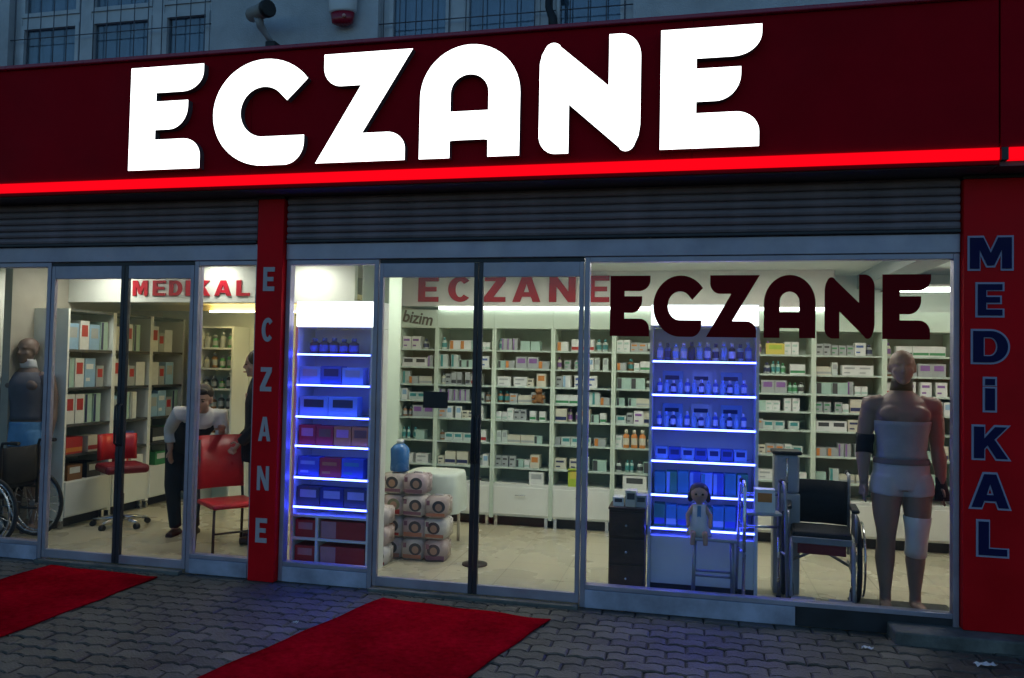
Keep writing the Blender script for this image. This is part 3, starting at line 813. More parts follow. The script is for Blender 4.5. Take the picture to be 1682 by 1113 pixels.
# ------------------------------------------------------------------ left wall shelving (faces right)
LX0, LX1 = -5.868, -5.50
LR = [1.66, 1.31, .975, .70]
LY = [.80, 1.40, 1.95, 2.50]
def left_unit(y0, y1, label):
    b = (LX1, y0, FZ); e = empty('shelf_unit', b, label=label, cat='shelves', group='shelf bays along the left wall'); t = .022
    rel(bx('side_panel', white, e, LX0, LX1, y0 + .001, y0 + t, FZ + .08, 2.03), b)
    rel(bx('side_panel', white, e, LX0, LX1, y1 - t, y1 - .001, FZ + .08, 2.03), b)
    rel(bx('back_panel', backpanel, e, LX0, LX0 + .015, y0 + t, y1 - t, .46, 2.03), b)
    for z in LR: rel(bx('shelf', shelfdark, e, LX0 + .015, LX1 - .004, y0 + t, y1 - t, z - .024, z), b)
    rel(bx('top_panel', shelfdark, e, LX0, LX1 - .004, y0 + t, y1 - t, 2.005, 2.028), b)
    rel(bx('cabinet', white, e, LX0, LX1 - .006, y0 + t, y1 - t, .13, .455), b)
    rel(MB().box(LX1 - .004, LX1 + .012, y0 + t + .004, y1 - t - .004, .14, .45, bev=.003).build('drawer_front', white, e), b)
    for yy in (y0 + .03, y1 - .06): rel(bx('leg', chrome, e, LX1 - .06, LX1 - .03, yy, yy + .03, FZ, .128), b)
    rel(bx('plinth', alu_d, e, LX1 - .12, LX1 - .10, y0 + t, y1 - t, FZ, .128), b)
for i in range(3): left_unit(LY[i], LY[i + 1], ['nearest', 'middle', 'farthest'][i] + ' dark shelved bay along the left wall')
packm = []
for i in range(8):
    w, h = rk.choice((.09, .11, .13)), rk.choice((.20, .24, .27))
    c = rk.choice(['pale', 'grey', 'sky', 'white', 'mint'])
    packm.append((c, boxmesh(w, .2, h, pc[c], pc[rk.choice(['grey', 'sky', 'white', 'red', 'navy'])], rk.randrange(4)), w, h))
for i in range(3):
    for k, z in enumerate(LR):
        if k == 3: continue
        y = LY[i] + .035; j = 0
        while True:
            p = rk.choice(packm)
            if y + p[2] > LY[i + 1] - .035: break
            put('packaged_support', p[1], (LX1 - .13, y + p[2] / 2, z), '%s support pack, %s from front, %s shelf of the %s left wall bay' % ({'pale': 'pale', 'grey': 'grey', 'sky': 'light blue', 'white': 'white', 'mint': 'mint green'}[p[0]], ORD[j], ORD[k], ['nearest', 'middle', 'farthest'][i]), 'pack', 'support packs on the left wall', PI / 2)
            y += p[2] + rk.choice((.006, .012, .02)); j += 1
for i, (y, w, c1, c2, nm) in enumerate(((.95, .2, 'red', 'orange', 'red'), (1.2, .16, 'cream', 'red', 'cream'), (1.62, .26, 'blue', 'navy', 'blue'), (2.15, .22, 'dark', 'white', 'black'), (2.36, .14, 'green', 'mint', 'green'))):
    put('carton', boxmesh(w, .22, .15, pc[c1], pc[c2], 0), (LX1 - .13, y, .7002), nm + ' carton on the lowest shelf of the left wall shelving', 'carton', None, PI / 2)
for i, (y, c1, nm) in enumerate(((.98, 'brown', 'brown'), (1.22, 'dark', 'black'), (1.6, 'red', 'dark red'), (1.82, 'white', 'white'), (2.2, 'green', 'green'))):
    put('carton', boxmesh(.18, .2, .14, pc[c1], pc['white'], 2), (LX1 - .13, y, .4552), nm + ' carton on the cabinet top of the left wall shelving', 'carton', None, PI / 2)
# back-left shelf and notices
b = (-4.98, 2.40, FZ)
e = empty('shelf_unit', b, label='narrow white shelf with dark goods behind the person in the vest', cat='shelves')
for x in (-5.19, -4.79): rel(bx('side_panel', white, e, x, x + .022, 2.30, 2.615, FZ, 1.95), b)
rel(bx('back_panel', greenwhite, e, -5.168, -4.79, 2.60, 2.615, FZ, 1.95), b)
BLR = [1.72, 1.50, 1.28, 1.06, .8, .5]
for z in BLR + [1.95]: rel(bx('shelf', white, e, -5.168, -4.79, 2.30, 2.60, z - .02, z), b)
for k, z in enumerate(BLR):
    for j in range(4):
        c = rk.choice(['dark', 'dark', 'grey', 'brown', 'white', 'green'])
        put('dark_goods', bottlemesh(.032, rk.uniform(.1, .17), pc[c], pc['grey']), (-5.12 + j * .093, 2.37, z), '%s bottle, %s from left, %s shelf behind the person in the vest' % ({'dark': 'black'}.get(c, c), ORD[j], ORD[k]), 'bottle', 'goods on the narrow back shelf')
tag(bx('notice_board', pc['teal'], None, -4.62, -4.44, 2.60, 2.618, 1.70, 1.90), 'small teal green notice on the back wall left of the pillar', 'notice')
tag(bx('wall_socket_panel', pc['dark'], None, -4.58, -4.50, 2.59, 2.618, 1.10, 1.32), 'small dark wall unit on the back wall behind the chair', 'panel')

# ------------------------------------------------------------------ blue lit display towers
def tower(x0, x1, y0, d, shelves, zh0, zh1, zb, label, name='display_tower', split=None):
    b = ((x0 + x1) / 2, y0, FZ); e = empty(name, b, label=label, cat='display', group='blue lit display towers'); t = .022; y1 = y0 + d
    rel(bx('side_panel', white, e, x0, x0 + t, y0 + .004, y1, FZ, zh0 - .002), b)
    rel(bx('side_panel', white, e, x1 - t, x1, y0 + .004, y1, FZ, zh0 - .002), b)
    rel(bx('back_panel', white, e, x0 + t, x1 - t, y1 - .015, y1, FZ, zh0 - .002), b)
    hb = rel(bx('header_box', white, e, x0, x1, y0 + .012, y1, zh0, zh1), b)
    rel(bx('lightbox_face', lightbox, e, x0 + .008, x1 - .008, y0 + .002, y0 + .011, zh0 + .008, zh1 - .008), b)
    for z in shelves:
        s = rel(bx('shelf', mat('frosted glass shelf', (.5, .56, .62), .25, var=.05), e, x0 + t, x1 - t, y0 + .012, y1 - .016, z - .012, z), b)
        rel(bx('led_strip', led, e, x0 + t, x1 - t, y0 + .002, y0 + .010, z - .013, z - .001), b)
    if split:
        zm = (zb + .09) / 2 + .01
        for z in (zb, zm, .09): rel(bx('shelf', white, e, x0 + t, x1 - t, y0 + .006, y1 - .016, z - .018, z), b)
        rel(bx('divider', white, e, split - .01, split + .01, y0 + .005, y1 - .016, .09, zb - .018), b)
        rel(bx('plinth', white, e, x0 + t, x1 - t, y0 + .02, y1 - .016, FZ, .072), b)
        return zm
    rel(MB().box(x0 + t + .002, x1 - t - .002, y0 + .006, y1 - .016, .09, zb, bev=.003).build('base_cabinet', white, e), b)
    rel(bx('plinth', alu_d, e, x0 + t, x1 - t, y0 + .02, y1 - .016, FZ, .088), b)
S1 = [1.652, 1.422, 1.185, .966, .73, .512]
zm = tower(-2.905, -2.275, .15, .30, S1, 1.85, 2.05, .45, 'white tower with blue lit shelves between the ECZANE pillar and the centre doors', split=-2.69)
S2 = [1.65, 1.413, 1.178, .948, .710, .477]
tower(-.275, .47, .38, .30, S2, 1.895, 2.05, .42, 'wide white tower with blue lit shelves behind the big window')
CN = dict(white='white', sky='light blue', blue='blue', navy='navy', dark='black', red='red', orange='orange', teal='teal', green='green', cream='cream', grey='grey')
def row(name, x0, x1, y, z, n, h, cols, label, cat, group, kind='box', gap=.006, d=.10, k=2, bands=('white',)):
    w = (x1 - x0) / n
    for i in range(n):
        c = cols[i % len(cols)]; bd = bands[i % len(bands)]
        if kind == 'box': me = boxmesh(w - gap, d, h * rk.uniform(.93, 1.0), pc[c], pc[bd], k)
        else: me = bottlemesh((w - gap) / 2, h * rk.uniform(.85, 1.0), pc[c], pc[bd])
        pos = '' if n == 1 else ', %s from left,' % ORD[i]
        put(name, me, (x0 + w * (i + .5), y + d / 2, z), '%s %s%s %s' % (CN[c], cat, pos, label), cat, group)
T1 = 'of the first blue tower'
row('jar', -2.82, -2.42, .19, S1[0], 5, .125, ['navy'], 'on the top shelf ' + T1, 'jar', 'jars on the first tower', 'bottle', .004, .08, bands=('blue',))
row('blue_carton', -2.875, -2.36, .18, S1[1], 3, .14, ['sky', 'blue', 'sky'], 'on the second shelf ' + T1, 'carton', 'cartons on the first tower', bands=('grey', 'navy'))
row('device_carton', -2.87, -2.40, .18, S1[2], 2, .15, ['sky'], 'on the third shelf ' + T1, 'carton', 'cartons on the first tower', bands=('dark',), k=2)
row('red_carton', -2.87, -2.30, .18, S1[3], 4, .15, ['red', 'red', 'orange', 'orange'], 'on the fourth shelf ' + T1, 'carton', 'cartons on the first tower', bands=('pink', 'brown'))
row('mixed_carton', -2.87, -2.34, .18, S1[4], 3, .15, ['blue', 'red', 'blue'], 'on the fifth shelf ' + T1, 'carton', 'cartons on the first tower', bands=('sky', 'orange', 'teal'), k=3)
row('dark_carton', -2.875, -2.30, .18, S1[5], 3, .15, ['dark', 'navy', 'dark'], 'on the lowest lit shelf ' + T1, 'carton', 'cartons on the first tower', bands=('grey',), k=2)
for z, nm in ((zm, 'upper'), (.09, 'lower')):
    row('shoe_carton', -2.875, -2.705, .175, z, 1, .135, ['red'], 'in the %s left cubby ' % nm + T1, 'carton', 'cartons in the cubbies', bands=('pink',), d=.18)
    row('shoe_carton', -2.67, -2.31, .175, z, 1, .135, ['red'], 'in the %s right cubby ' % nm + T1, 'carton', 'cartons in the cubbies', bands=('pink',), d=.18, k=1)
T2 = 'of the wide blue tower'
row('bottle', -.235, .43, .43, S2[0], 12, .14, ['sky', 'blue', 'white', 'sky', 'navy'], 'on the top shelf ' + T2, 'bottle', 'bottles on the wide tower', 'bottle', .008, .07, bands=('white', 'navy', 'sky'))
for k in (1, 2):
    row('bottle', -.23, .40, .43, S2[k], 13, .115, ['blue', 'sky', 'navy', 'sky'], 'on the %s shelf ' % ORD[k] + T2, 'bottle', 'bottles on the wide tower', 'bottle', .01, .06, bands=('white', 'sky'))
    row('tester_stand', -.22, .40, .60, S2[k], 3, .165, ['sky', 'white', 'sky'], 'behind bottles, %s shelf ' % ORD[k] + T2, 'card', 'tester cards on the wide tower', d=.02, gap=.06, bands=('navy',), k=3)
row('glasses_case', -.23, .40, .43, S2[3], 7, .09, ['sky', 'blue'], 'on the fourth shelf ' + T2, 'case', 'cases on the wide tower', bands=('navy',), k=2)
row('green_pack', -.235, .41, .43, S2[4], 8, .16, ['teal', 'green', 'teal', 'blue', 'sky', 'blue'], 'on the fifth shelf ' + T2, 'pack', 'packs on the wide tower', bands=('teal', 'sky'), k=1)
row('green_pack', -.235, .41, .43, S2[5], 8, .16, ['green', 'teal', 'teal', 'blue'], 'on the lowest shelf ' + T2, 'pack', 'packs on the wide tower', bands=('blue', 'mint'), k=0)

# ------------------------------------------------------------------ goods on the floor behind the centre doors
def pack_mesh(w, d, h, seed):
    bm = bmesh.new(); bmesh.ops.create_cube(bm, size=1)
    for v in bm.verts: v.co = Vector((v.co.x * w, v.co.y * d, (v.co.z + .5) * h))
    bmesh.ops.bevel(bm, geom=list(bm.edges), offset=.014, segments=2, affect='EDGES')
    me = bpy.data.meshes.new('diaper_pack'); bm.to_mesh(me); bm.free()
    for p in me.polygons: p.use_smooth = True
    return me
def pack_art(o, w, d, h, i):
    """printed film on the front: colour band, round picture with a dark head, small block"""
    y = -d / 2 - .0008; rr = random.Random(i * 7 + 3)
    A = MB(); A.box(-w / 2 + .012, w / 2 - .012, y, y + .002, h * .08, h * (.22 + .1 * rr.random())); A.build('print_band', packc[rr.choice(('a', 'b', 'c'))], o)
    cx = rr.uniform(-.02, .03); cz = h * .56; n = 16; r = h * .31
    P = MB(); P.add([(cx + r * 1.1 * math.cos(2 * PI * j / n), y - .0003, cz + r * math.sin(2 * PI * j / n)) for j in range(n)], [tuple(range(n))]); P.build('print_picture', packc[rr.choice(('d', 'd', 'e'))], o)
    P = MB(); P.add([(cx + r * .6 * math.cos(2 * PI * j / n), y - .0008, cz - r * .1 + r * .62 * math.sin(2 * PI * j / n)) for j in range(n)], [tuple(range(n))]); P.build('print_face', skin, o)
    B = MB(); B.box(-w / 2 + .014, -w / 2 + .04, y - .0004, y + .002, h * .62, h * .86); B.build('print_block', packc['c'], o)
packc = dict(a=mat('pack red', (.42, .05, .04), .35, var=.05), b=mat('pack orange', (.5, .2, .12), .35, var=.05), c=mat('pack mauve', (.26, .12, .16), .35, var=.05), d=mat('pack dark', (.06, .06, .07), .35, var=.1), e=mat('pack olive', (.20, .22, .13), .35, var=.1))
prints = [mat('pack film %d' % i, c, .3, var=.1, scale=14) for i, c in enumerate(((.56, .44, .40), (.60, .52, .48), (.46, .36, .33), (.58, .50, .42), (.50, .38, .38), (.62, .58, .53)))]
pk = 0
def put_pack(x, y, z, w, d, h, label):
    global pk
    me = pack_mesh(w, d, h, pk); me.materials.append(prints[pk % 6]); pk += 1
    o = link('diaper_pack', me, None, (x, y, z), rk.uniform(-.08, .08)); tag(o, label, 'pack', 'plastic wrapped packs stacked behind the centre doors')
    pack_art(o, w, d, h, pk)
    hd_ = MB(); hd_.tube([(-.04, 0, h - .006), (-.03, 0, h + .012), (.03, 0, h + .012), (.04, 0, h - .006)], .006, 6); hd_.build('carry_strap', paper, o)
for r in range(4):
    for c in range(3):
        if r == 3 and c == 2: continue
        put_pack(-2.325 + c * .185, .825 + (r % 2) * .01, FZ + r * .172, .175, .22, .155, '%s pack from the left in the %s layer of the stack behind the centre doors' % (ORD[c], ['bottom', 'second', 'third', 'top'][r]))
for r in range(3): put_pack(-2.35, .56, FZ + r * .152, .17, .20, .135, 'red and white pack, %s one of the short front stack by the door' % ['bottom', 'middle', 'top'][r])
b = (-2.15, 1.32, FZ)
e = empty('display_table', b, label='small table under a pale cloth behind the stacked packs', cat='table')
n = 40; vs = []
for (z, rx, ry, wv) in ((.63, .02, .02, 0), (.634, .2, .19, 0), (.628, .225, .215, .0), (.60, .235, .225, .004), (.40, .25, .24, .014), (.30, .255, .245, .02)):
    for j in range(n):
        a = 2 * PI * j / n; q = (abs(math.cos(a)) ** 6 + abs(math.sin(a)) ** 6) ** (-1 / 6); k = q * (1 + wv * 2 * math.sin(a * 9))
        vs.append((rx * k * math.cos(a), ry * k * math.sin(a), z))
cl = MB(); cl.add(vs, [(i * n + j, i * n + (j + 1) % n, (i + 1) * n + (j + 1) % n, (i + 1) * n + j) for i in range(5) for j in range(n)] + [tuple(range(n))[::-1]], True)
cl.build('cloth', mat('pale green cloth', (.60, .66, .58), .9, var=.06), e)
MB().box(-.2, .2, -.19, .19, .575, .597).build('table_top', wood, e)
for sx in (-.17, .17):
    for sy in (-.16, .16): MB().tube([(sx, sy, 0), (sx, sy, .574)], .014, 8).build('leg', chrome, e)
bt = MB(); bt.rings([(0, 0, 0, .07, .07), (0, 0, .01, .078, .078), (0, 0, .09, .074, .074), (0, 0, .18, .078, .078), (0, 0, .21, .05, .05), (0, 0, .225, .028, .028)], 20)
o = bt.build('water_jug', mat('blue jug plastic', (.05, .18, .45), .25, var=.1), None, (-2.30, .83, FZ + .6840)); tag(o, 'blue water jug on top of the stacked packs', 'jug')
MB().rings([(0, 0, .2255, .03, .03), (0, 0, .255, .03, .03)], 16).build('cap', white, o)
# tall floor stand with a base (thin pole by the door)
b = (-1.62, .72, FZ); e = empty('pole_stand', b, label='thin metal pole stand beside the centre door leaf', cat='stand')
MB().rings([(0, 0, 0, .10, .10), (0, 0, .012, .10, .10), (0, 0, .02, .03, .03)], 18).build('base', black, e)
MB().tube([(0, 0, .018), (0, 0, .66)], .008, 8).build('pole', chrome, e)
MB().rings([(0, 0, .661, .04, .04), (0, 0, .68, .04, .04)], 14).build('top_plate', black, e)
# brown wooden cabinet with papers
b = (-.40, .22, FZ); e = empty('wooden_cabinet', b, label='dark brown wooden cabinet left of the wide blue lit tower', cat='cabinet')
MB().box(-.13, .115, 0, .24, .02, .58, bev=.004).build('body', wood, e)
MB().box(-.135, .12, -.012, .245, .582, .602, bev=.004).build('top', wood, e)
for i in range(3): MB().box(-.12, .105, -.012, -.001, .04 + i * .18, .205 + i * .18, bev=.004).build('drawer', wood, e)
for i in range(3): MB().ball((-.01, -.02, .12 + i * .18), .01).build('knob', chrome, e)
MB().box(-.12, .105, .01, .23, 0, .019).build('plinth', black, e)
for i, (x, h, c, nm) in enumerate(((-.47, .06, 'white', 'white'), (-.385, .11, 'cream', 'cream'), (-.315, .08, 'grey', 'grey'))):
    put('tray_carton', boxmesh(.075, .12, h, pc[c], pc['dark'], 2), (x, .31, FZ + .6022), nm + ' small carton on top of the wooden cabinet', 'carton', None)

# ------------------------------------------------------------------ figures
def hand(mb, w, d, side, s=1.0, curl=.5, r=.0085):
    """palm + five fingers; w wrist point, d direction of the hand, side = direction of thumb"""
    w = Vector(w); d = Vector(d).normalized(); sd = Vector(side); sd = (sd - d * sd.dot(d)).normalized(); nn = d.cross(sd)
    mb.tube([w - d * .02, w + d * .03 * s, w + d * .085 * s], [.022 * s, .03 * s, .034 * s], 12, ry=.5)
    for k, L in enumerate((.066, .075, .070, .055)):
        q = (1.5 - k) * .019 * s
        p0 = w + d * .075 * s + sd * q; p1 = p0 + (d * .9 - nn * .25 * curl) * L * .45 * s; p2 = p1 + (d * .7 - nn * .8 * curl) * L * .35 * s; p3 = p2 + (d * .4 - nn * curl) * L * .25 * s
        mb.tube([p0, p1, p2, p3], [r * s, r * s, r * .92 * s, r * .8 * s], 8)
    t0 = w + d * .025 * s + sd * .026 * s; t1 = t0 + (d * .6 + sd * .8) * .03 * s; t2 = t1 + (d * .95 + sd * .2) * .032 * s
    mb.tube([t0, t1, t2], [.012 * s, .0105 * s, .009 * s], 8)
def head(mb, c, f, upv, s=1.0):
    """c head centre, f facing, upv up"""
    f = Vector(f).normalized(); u = Vector(upv).normalized(); r = f.cross(u).normalized(); u = r.cross(f)
    rot = Matrix((r, f, u)).transposed(); c = Vector(c)
    P = lambda x, y, z: c + rot @ Vector((x, y, z)) * s
    mb.ball(P(0, -.014, .032), (.076 * s, .094 * s, .082 * s), 20, 14, rot=rot)
    mb.ball(P(0, .018, -.03), (.064 * s, .070 * s, .072 * s), 18, 12, rot=rot)
    mb.ball(P(0, .030, -.07), (.050 * s, .052 * s, .040 * s), 16, 10, rot=rot)
    mb.ball(P(0, .066, -.092), (.026 * s, .018 * s, .018 * s), rot=rot)
    mb.ball(P(0, .068, .030), (.052 * s, .016 * s, .011 * s), rot=rot)
    mb.tube([P(0, .078, .022), P(0, .094, -.010), P(0, .104, -.026)], [.008 * s, .011 * s, .014 * s], 8)
    mb.ball(P(0, .078, -.058), (.023 * s, .012 * s, .009 * s), rot=rot)
    for q in (-1, 1):
        mb.ball(P(q * .040, .052, -.022), (.024 * s, .02 * s, .022 * s), rot=rot)
        mb.ball(P(q * .077, -.010, -.006), (.009 * s, .022 * s, .034 * s), rot=rot)
    return P
def mannequin(loc, rz, label, m, dress):
    e = empty('mannequin', loc, rz, label=label, cat='mannequin', group='shop window mannequins')
    mb = MB()
    tors = [(0, .0, .79, .140, .10), (0, .01, .87, .168, .118), (0, .005, .95, .162, .110), (0, 0, 1.05, .142, .098), (0, 0, 1.13, .148, .103), (0, -.005, 1.23, .166, .118), (0, -.005, 1.31, .176, .118), (0, .005, 1.375, .160, .095), (0, .012, 1.42, .105, .072), (0, .012, 1.455, .064, .06), (0, .004, 1.52, .056, .057)]
    mb.rings(tors, 24)
    for s in (-1, 1):
        sh = (s * .192, .012, 1.36); el = (s * .225, .03, 1.08); wr = (s * .238, -.02, .835)
        mb.ball((s * .188, .008, 1.345), (.066, .064, .07))
        mb.ball((s * .078, -.085, 1.295), (.082, .04, .058))
        mb.tube([(s * .12, .01, 1.37), sh, (s * .212, .022, 1.24), (s * .222, .03, 1.16), el, (s * .235, .012, 1.0), (s * .238, -.008, .91), wr], [.055, .06, .057, .052, .044, .047, .036, .028], 14)
        hand(mb, wr, (s * .02, -.05, -1), (0, -1, 0), 1.05, .35)
        mb.tube([(s * .082, 0, .86), (s * .094, -.006, .74), (s * .096, -.012, .62), (s * .094, -.010, .53), (s * .093, -.006, .47), (s * .094, .014, .39), (s * .094, .026, .32), (s * .093, .024, .22), (s * .092, .02, .11), (s * .092, .02, .05)], [.100, .096, .082, .066, .058, .061, .063, .05, .036, .037], 16)
        mb.ball((s * .093, -.04, .485), (.034, .03, .04))
        mb.ball((s * .092, .035, .036), (.034, .045, .035))
        mb.tube([(s * .093, .03, .032), (s * .104, -.06, .03), (s * .112, -.15, .02)], [.036, .04, .026], 12, ry=.75)
    P = head(mb, (0, -.012, 1.605), (-.10, -1, -.04), (0, 0, 1), 1.03)
    link('body', remesh(mb, 'body', m, .0085, 3), e)
    up_ = lambda lo, hi, g: [(a, b_, c, d + g, f + g) for (a, b_, c, d, f) in interp(tors, lo, hi)]
    for kind, *a in dress:
        if kind == 'torso':
            lo, hi, g, mm, nm = a
            q = MB(); q.rings(up_(lo, hi, g), 28, close=False); o = q.build(nm, mm, e); sd = o.modifiers.new('t', 'SOLIDIFY'); sd.thickness = .006; sd.offset = 1
        elif kind == 'shorts':
            mm, = a; q = MB(); q.rings(up_(.80, .975, .012), 24)
            for s in (-1, 1): q.tube([(s * .078, 0, .87), (s * .092, -.005, .80), (s * .096, -.006, .755)], [.110, .110, .106], 18)
            link('shorts', remesh(q, 'shorts', mm, .01, 3), e)
        elif kind == 'leg':
            s, lo, hi, g, mm, nm = a; q = MB()
            pts = [(s * .096, -.012, .62, .083), (s * .094, -.012, .54, .070), (s * .093, -.010, .47, .063), (s * .094, .008, .41, .062), (s * .094, .018, .36, .063)]
            pts = [p for p in pts if lo <= p[2] <= hi]
            q.tube([p[:3] for p in pts], [p[3] + g for p in pts], 18); q.build(nm, mm, e)
        elif kind == 'arm':
            s, z, L, g, mm, nm = a; q = MB()
            f = lambda zz: Vector((s * (.225 + (1.08 - zz) * .05), .03 - (1.08 - zz) * .2 if zz < 1.08 else .03 - (zz - 1.08) * .05, zz))
            rr_ = lambda zz: .048 + max(0, zz - 1.08) * .07 if zz > 1.0 else .026 + max(0, zz - .835) * .085
            zs = [z - L / 2 + L * i / 4 for i in range(5)]
            q.tube([f(zz) for zz in zs], [rr_(zz) + g for zz in zs], 16); q.build(nm, mm, e)
        elif kind == 'neck':
            mm, = a; q = MB(); q.rings([(0, .012, 1.452, .072, .068), (0, .006, 1.48, .068, .068), (0, -.002, 1.512, .066, .07), (0, -.012, 1.53, .064, .072)], 24); q.build('neck_collar', mm, e)
        elif kind == 'mitt':
            s, mm = a; q = MB(); wr = Vector((s * .238, -.02, .835))
            q.tube([wr + Vector((0, .006, .05)), wr + Vector((0, 0, 0)), wr + Vector((s * .003, -.006, -.06)), wr + Vector((s * .004, -.008, -.10))], [.036, .037, .046, .046], 16, ry=.72); q.build('wrist_brace', mm, e)
    return e
def interp(tors, lo, hi, n=10):
    out = []
    for i in range(n + 1):
        z = lo + (hi - lo) * i / n
        for a, b_ in zip(tors[:-1], tors[1:]):
            if a[2] <= z <= b_[2]:
                t = (z - a[2]) / (b_[2] - a[2]); t2 = t * t * (3 - 2 * t)
                out.append(tuple(a[k] + (b_[k] - a[k]) * (t if k == 2 else t2) for k in range(5))); break
    return out
corset = mat('grey white elastic corset', (.30, .31, .33), .9, var=.08, scale=12, bump=.3)
belt = mat('brown grey belt', (.16, .13, .13), .8, var=.1)
mq = mannequin((1.37, .36, FZ + .020), .0, 'tan mannequin in white shorts, corset and braces behind the big window', mann_m,
          [('torso', 1.0, 1.25, .007, corset, 'corset'), ('torso', .965, 1.0, .012, belt, 'waist_belt'), ('shorts', mat('white cotton shorts', (.44, .44, .46), .95, var=.08, bump=.2)), ('leg', 1, .36, .62, .006, whitefab, 'knee_brace'),
           ('arm', -1, 1.09, .13, .006, blackfab, 'elbow_brace'), ('neck', black), ('mitt', 1, blackfab)])
mannequin((-5.80, .68, FZ + .002), .12, 'brown mannequin in a dark vest and light blue shorts behind the left end window', mann_d,
          [('torso', .99, 1.41, .008, mat('dark grey support vest', (.10, .10, .12), .9, var=.15), 'support_vest'), ('shorts', bluefab), ('neck', whitefab), ('leg', -1, .36, .62, .006, blackfab, 'knee_brace')])

tag(MB().box(1.08, 1.70, .06, .56, FZ + .001, FZ + .019, bev=.004).build('display_platform', black), 'low black platform under the tan mannequin', 'platform')
mq.scale = (.985, .985, .985)
# person 1: leaning forward, white shirt, dark vest, black trousers
def person_leaning():
    base = Vector((-4.42, 1.0, FZ)); e = empty('person', base, label='person in white shirt and dark vest leaning over the red chair', cat='person')
    L = lambda x, y, z: Vector((x, y, z)) - base
    hip = L(-4.38, .98, .87); chest = L(-4.14, .80, 1.08); neck = L(-4.06, .735, 1.17)
    body = MB(); shirt = MB(); vest = MB(); tr = MB(); shoes = MB()
    ax = (chest - hip).normalized(); sd = Vector((.70, .62, -.0)); sd = (sd - ax * sd.dot(ax)).normalized()
    hc = L(-4.035, .69, 1.255); P = head(body, hc, (.25, -.95, -.3), (.15, -.2, 1), .98)
    body.tube([chest + ax * .05, neck, hc - Vector((0, 0, .05))], [.06, .05, .052], 12)
    body.tube([hip, (hip + chest) / 2, chest], [.12, .125, .14], 16)
    shl = []
    for s, hx, eb in ((-1, L(-4.41, .80, .80), L(-4.42, .80, .97)), (1, L(-3.85, .70, .995), L(-3.95, .86, .93))):
        sh = chest + ax * .06 + sd * s * .185
        eb2 = eb; shl.append((s, sh, eb2, hx))
        body.tube([sh, eb2, hx], [.05, .038, .026], 12); hand(body, hx, (hx - eb2), (0, -1, .3), .95, .5)
        shirt.tube([chest + ax * .03 + sd * s * .08, sh, (sh + eb2) / 2, eb2, eb2 * .35 + hx * .65], [.08, .068, .06, .052, .045], 14)
    shirt.tube([hip, hip * .5 + chest * .5, chest, chest + ax * .07, neck - ax * .01], [.135, .135, .15, .12, .065], 18)
    vest.tube([hip - ax * .03, hip, hip * .5 + chest * .5, chest, chest + ax * .05], [.135, .147, .147, .163, .13], 20)
    for (hp, kn, an) in ((L(-4.45, .96, .86), L(-4.47, .93, .47), L(-4.46, .98, .09)), (L(-4.31, 1.02, .86), L(-4.33, .99, .47), L(-4.33, 1.06, .09))):
        body.tube([hp, kn, an], [.08, .05, .035], 12)
        tr.tube([hp + Vector((0, 0, .05)), hp, (hp + kn) / 2, kn, (kn + an) / 2, an], [.10, .105, .085, .068, .06, .052], 14)
        shoes.tube([an + Vector((0, .04, -.045)), an + Vector((.02, -.06, -.045)), an + Vector((.04, -.15, -.05))], [.042, .045, .034], 12, ry=.9)
        body.tube([an, an + Vector((.01, -.05, -.04))], [.034, .03], 10)
    tr.tube([hip - ax * .05, hip + ax * .06], [.14, .135], 18)
    link('body', remesh(body, 'body', skin, .009, 3), e)
    link('shirt', remesh(shirt, 'shirt', whitefab, .011, 3), e)
    link('vest', remesh(vest, 'vest', blackfab, .011, 3), e)
    link('trousers', remesh(tr, 'trousers', blackfab, .012, 3), e)
    link('shoes', remesh(shoes, 'shoes', black, .009, 2), e)
    h = MB(); h.ball(P(0, -.022, .045), (.081, .092, .082), 18, 12); h.ball(P(0, -.05, 0), (.075, .06, .08), 14, 10); h.ball(P(0, .045, .085), (.06, .04, .03), 12, 8)
    link('hair', remesh(h, 'hair', hair, .008, 2), e)
    for q in (-1, 1): MB().ball(P(q * .031, .078, .006), (.012, .008, .006)).build('eye', eye_m, e); MB().tube([P(q * .045, .074, .026), P(q * .018, .086, .028)], .004, 6).build('eyebrow', hair, e)
    MB().ball(P(0, .093, -.06), (.022, .006, .006)).build('mouth', lip_m, e)
person_leaning()
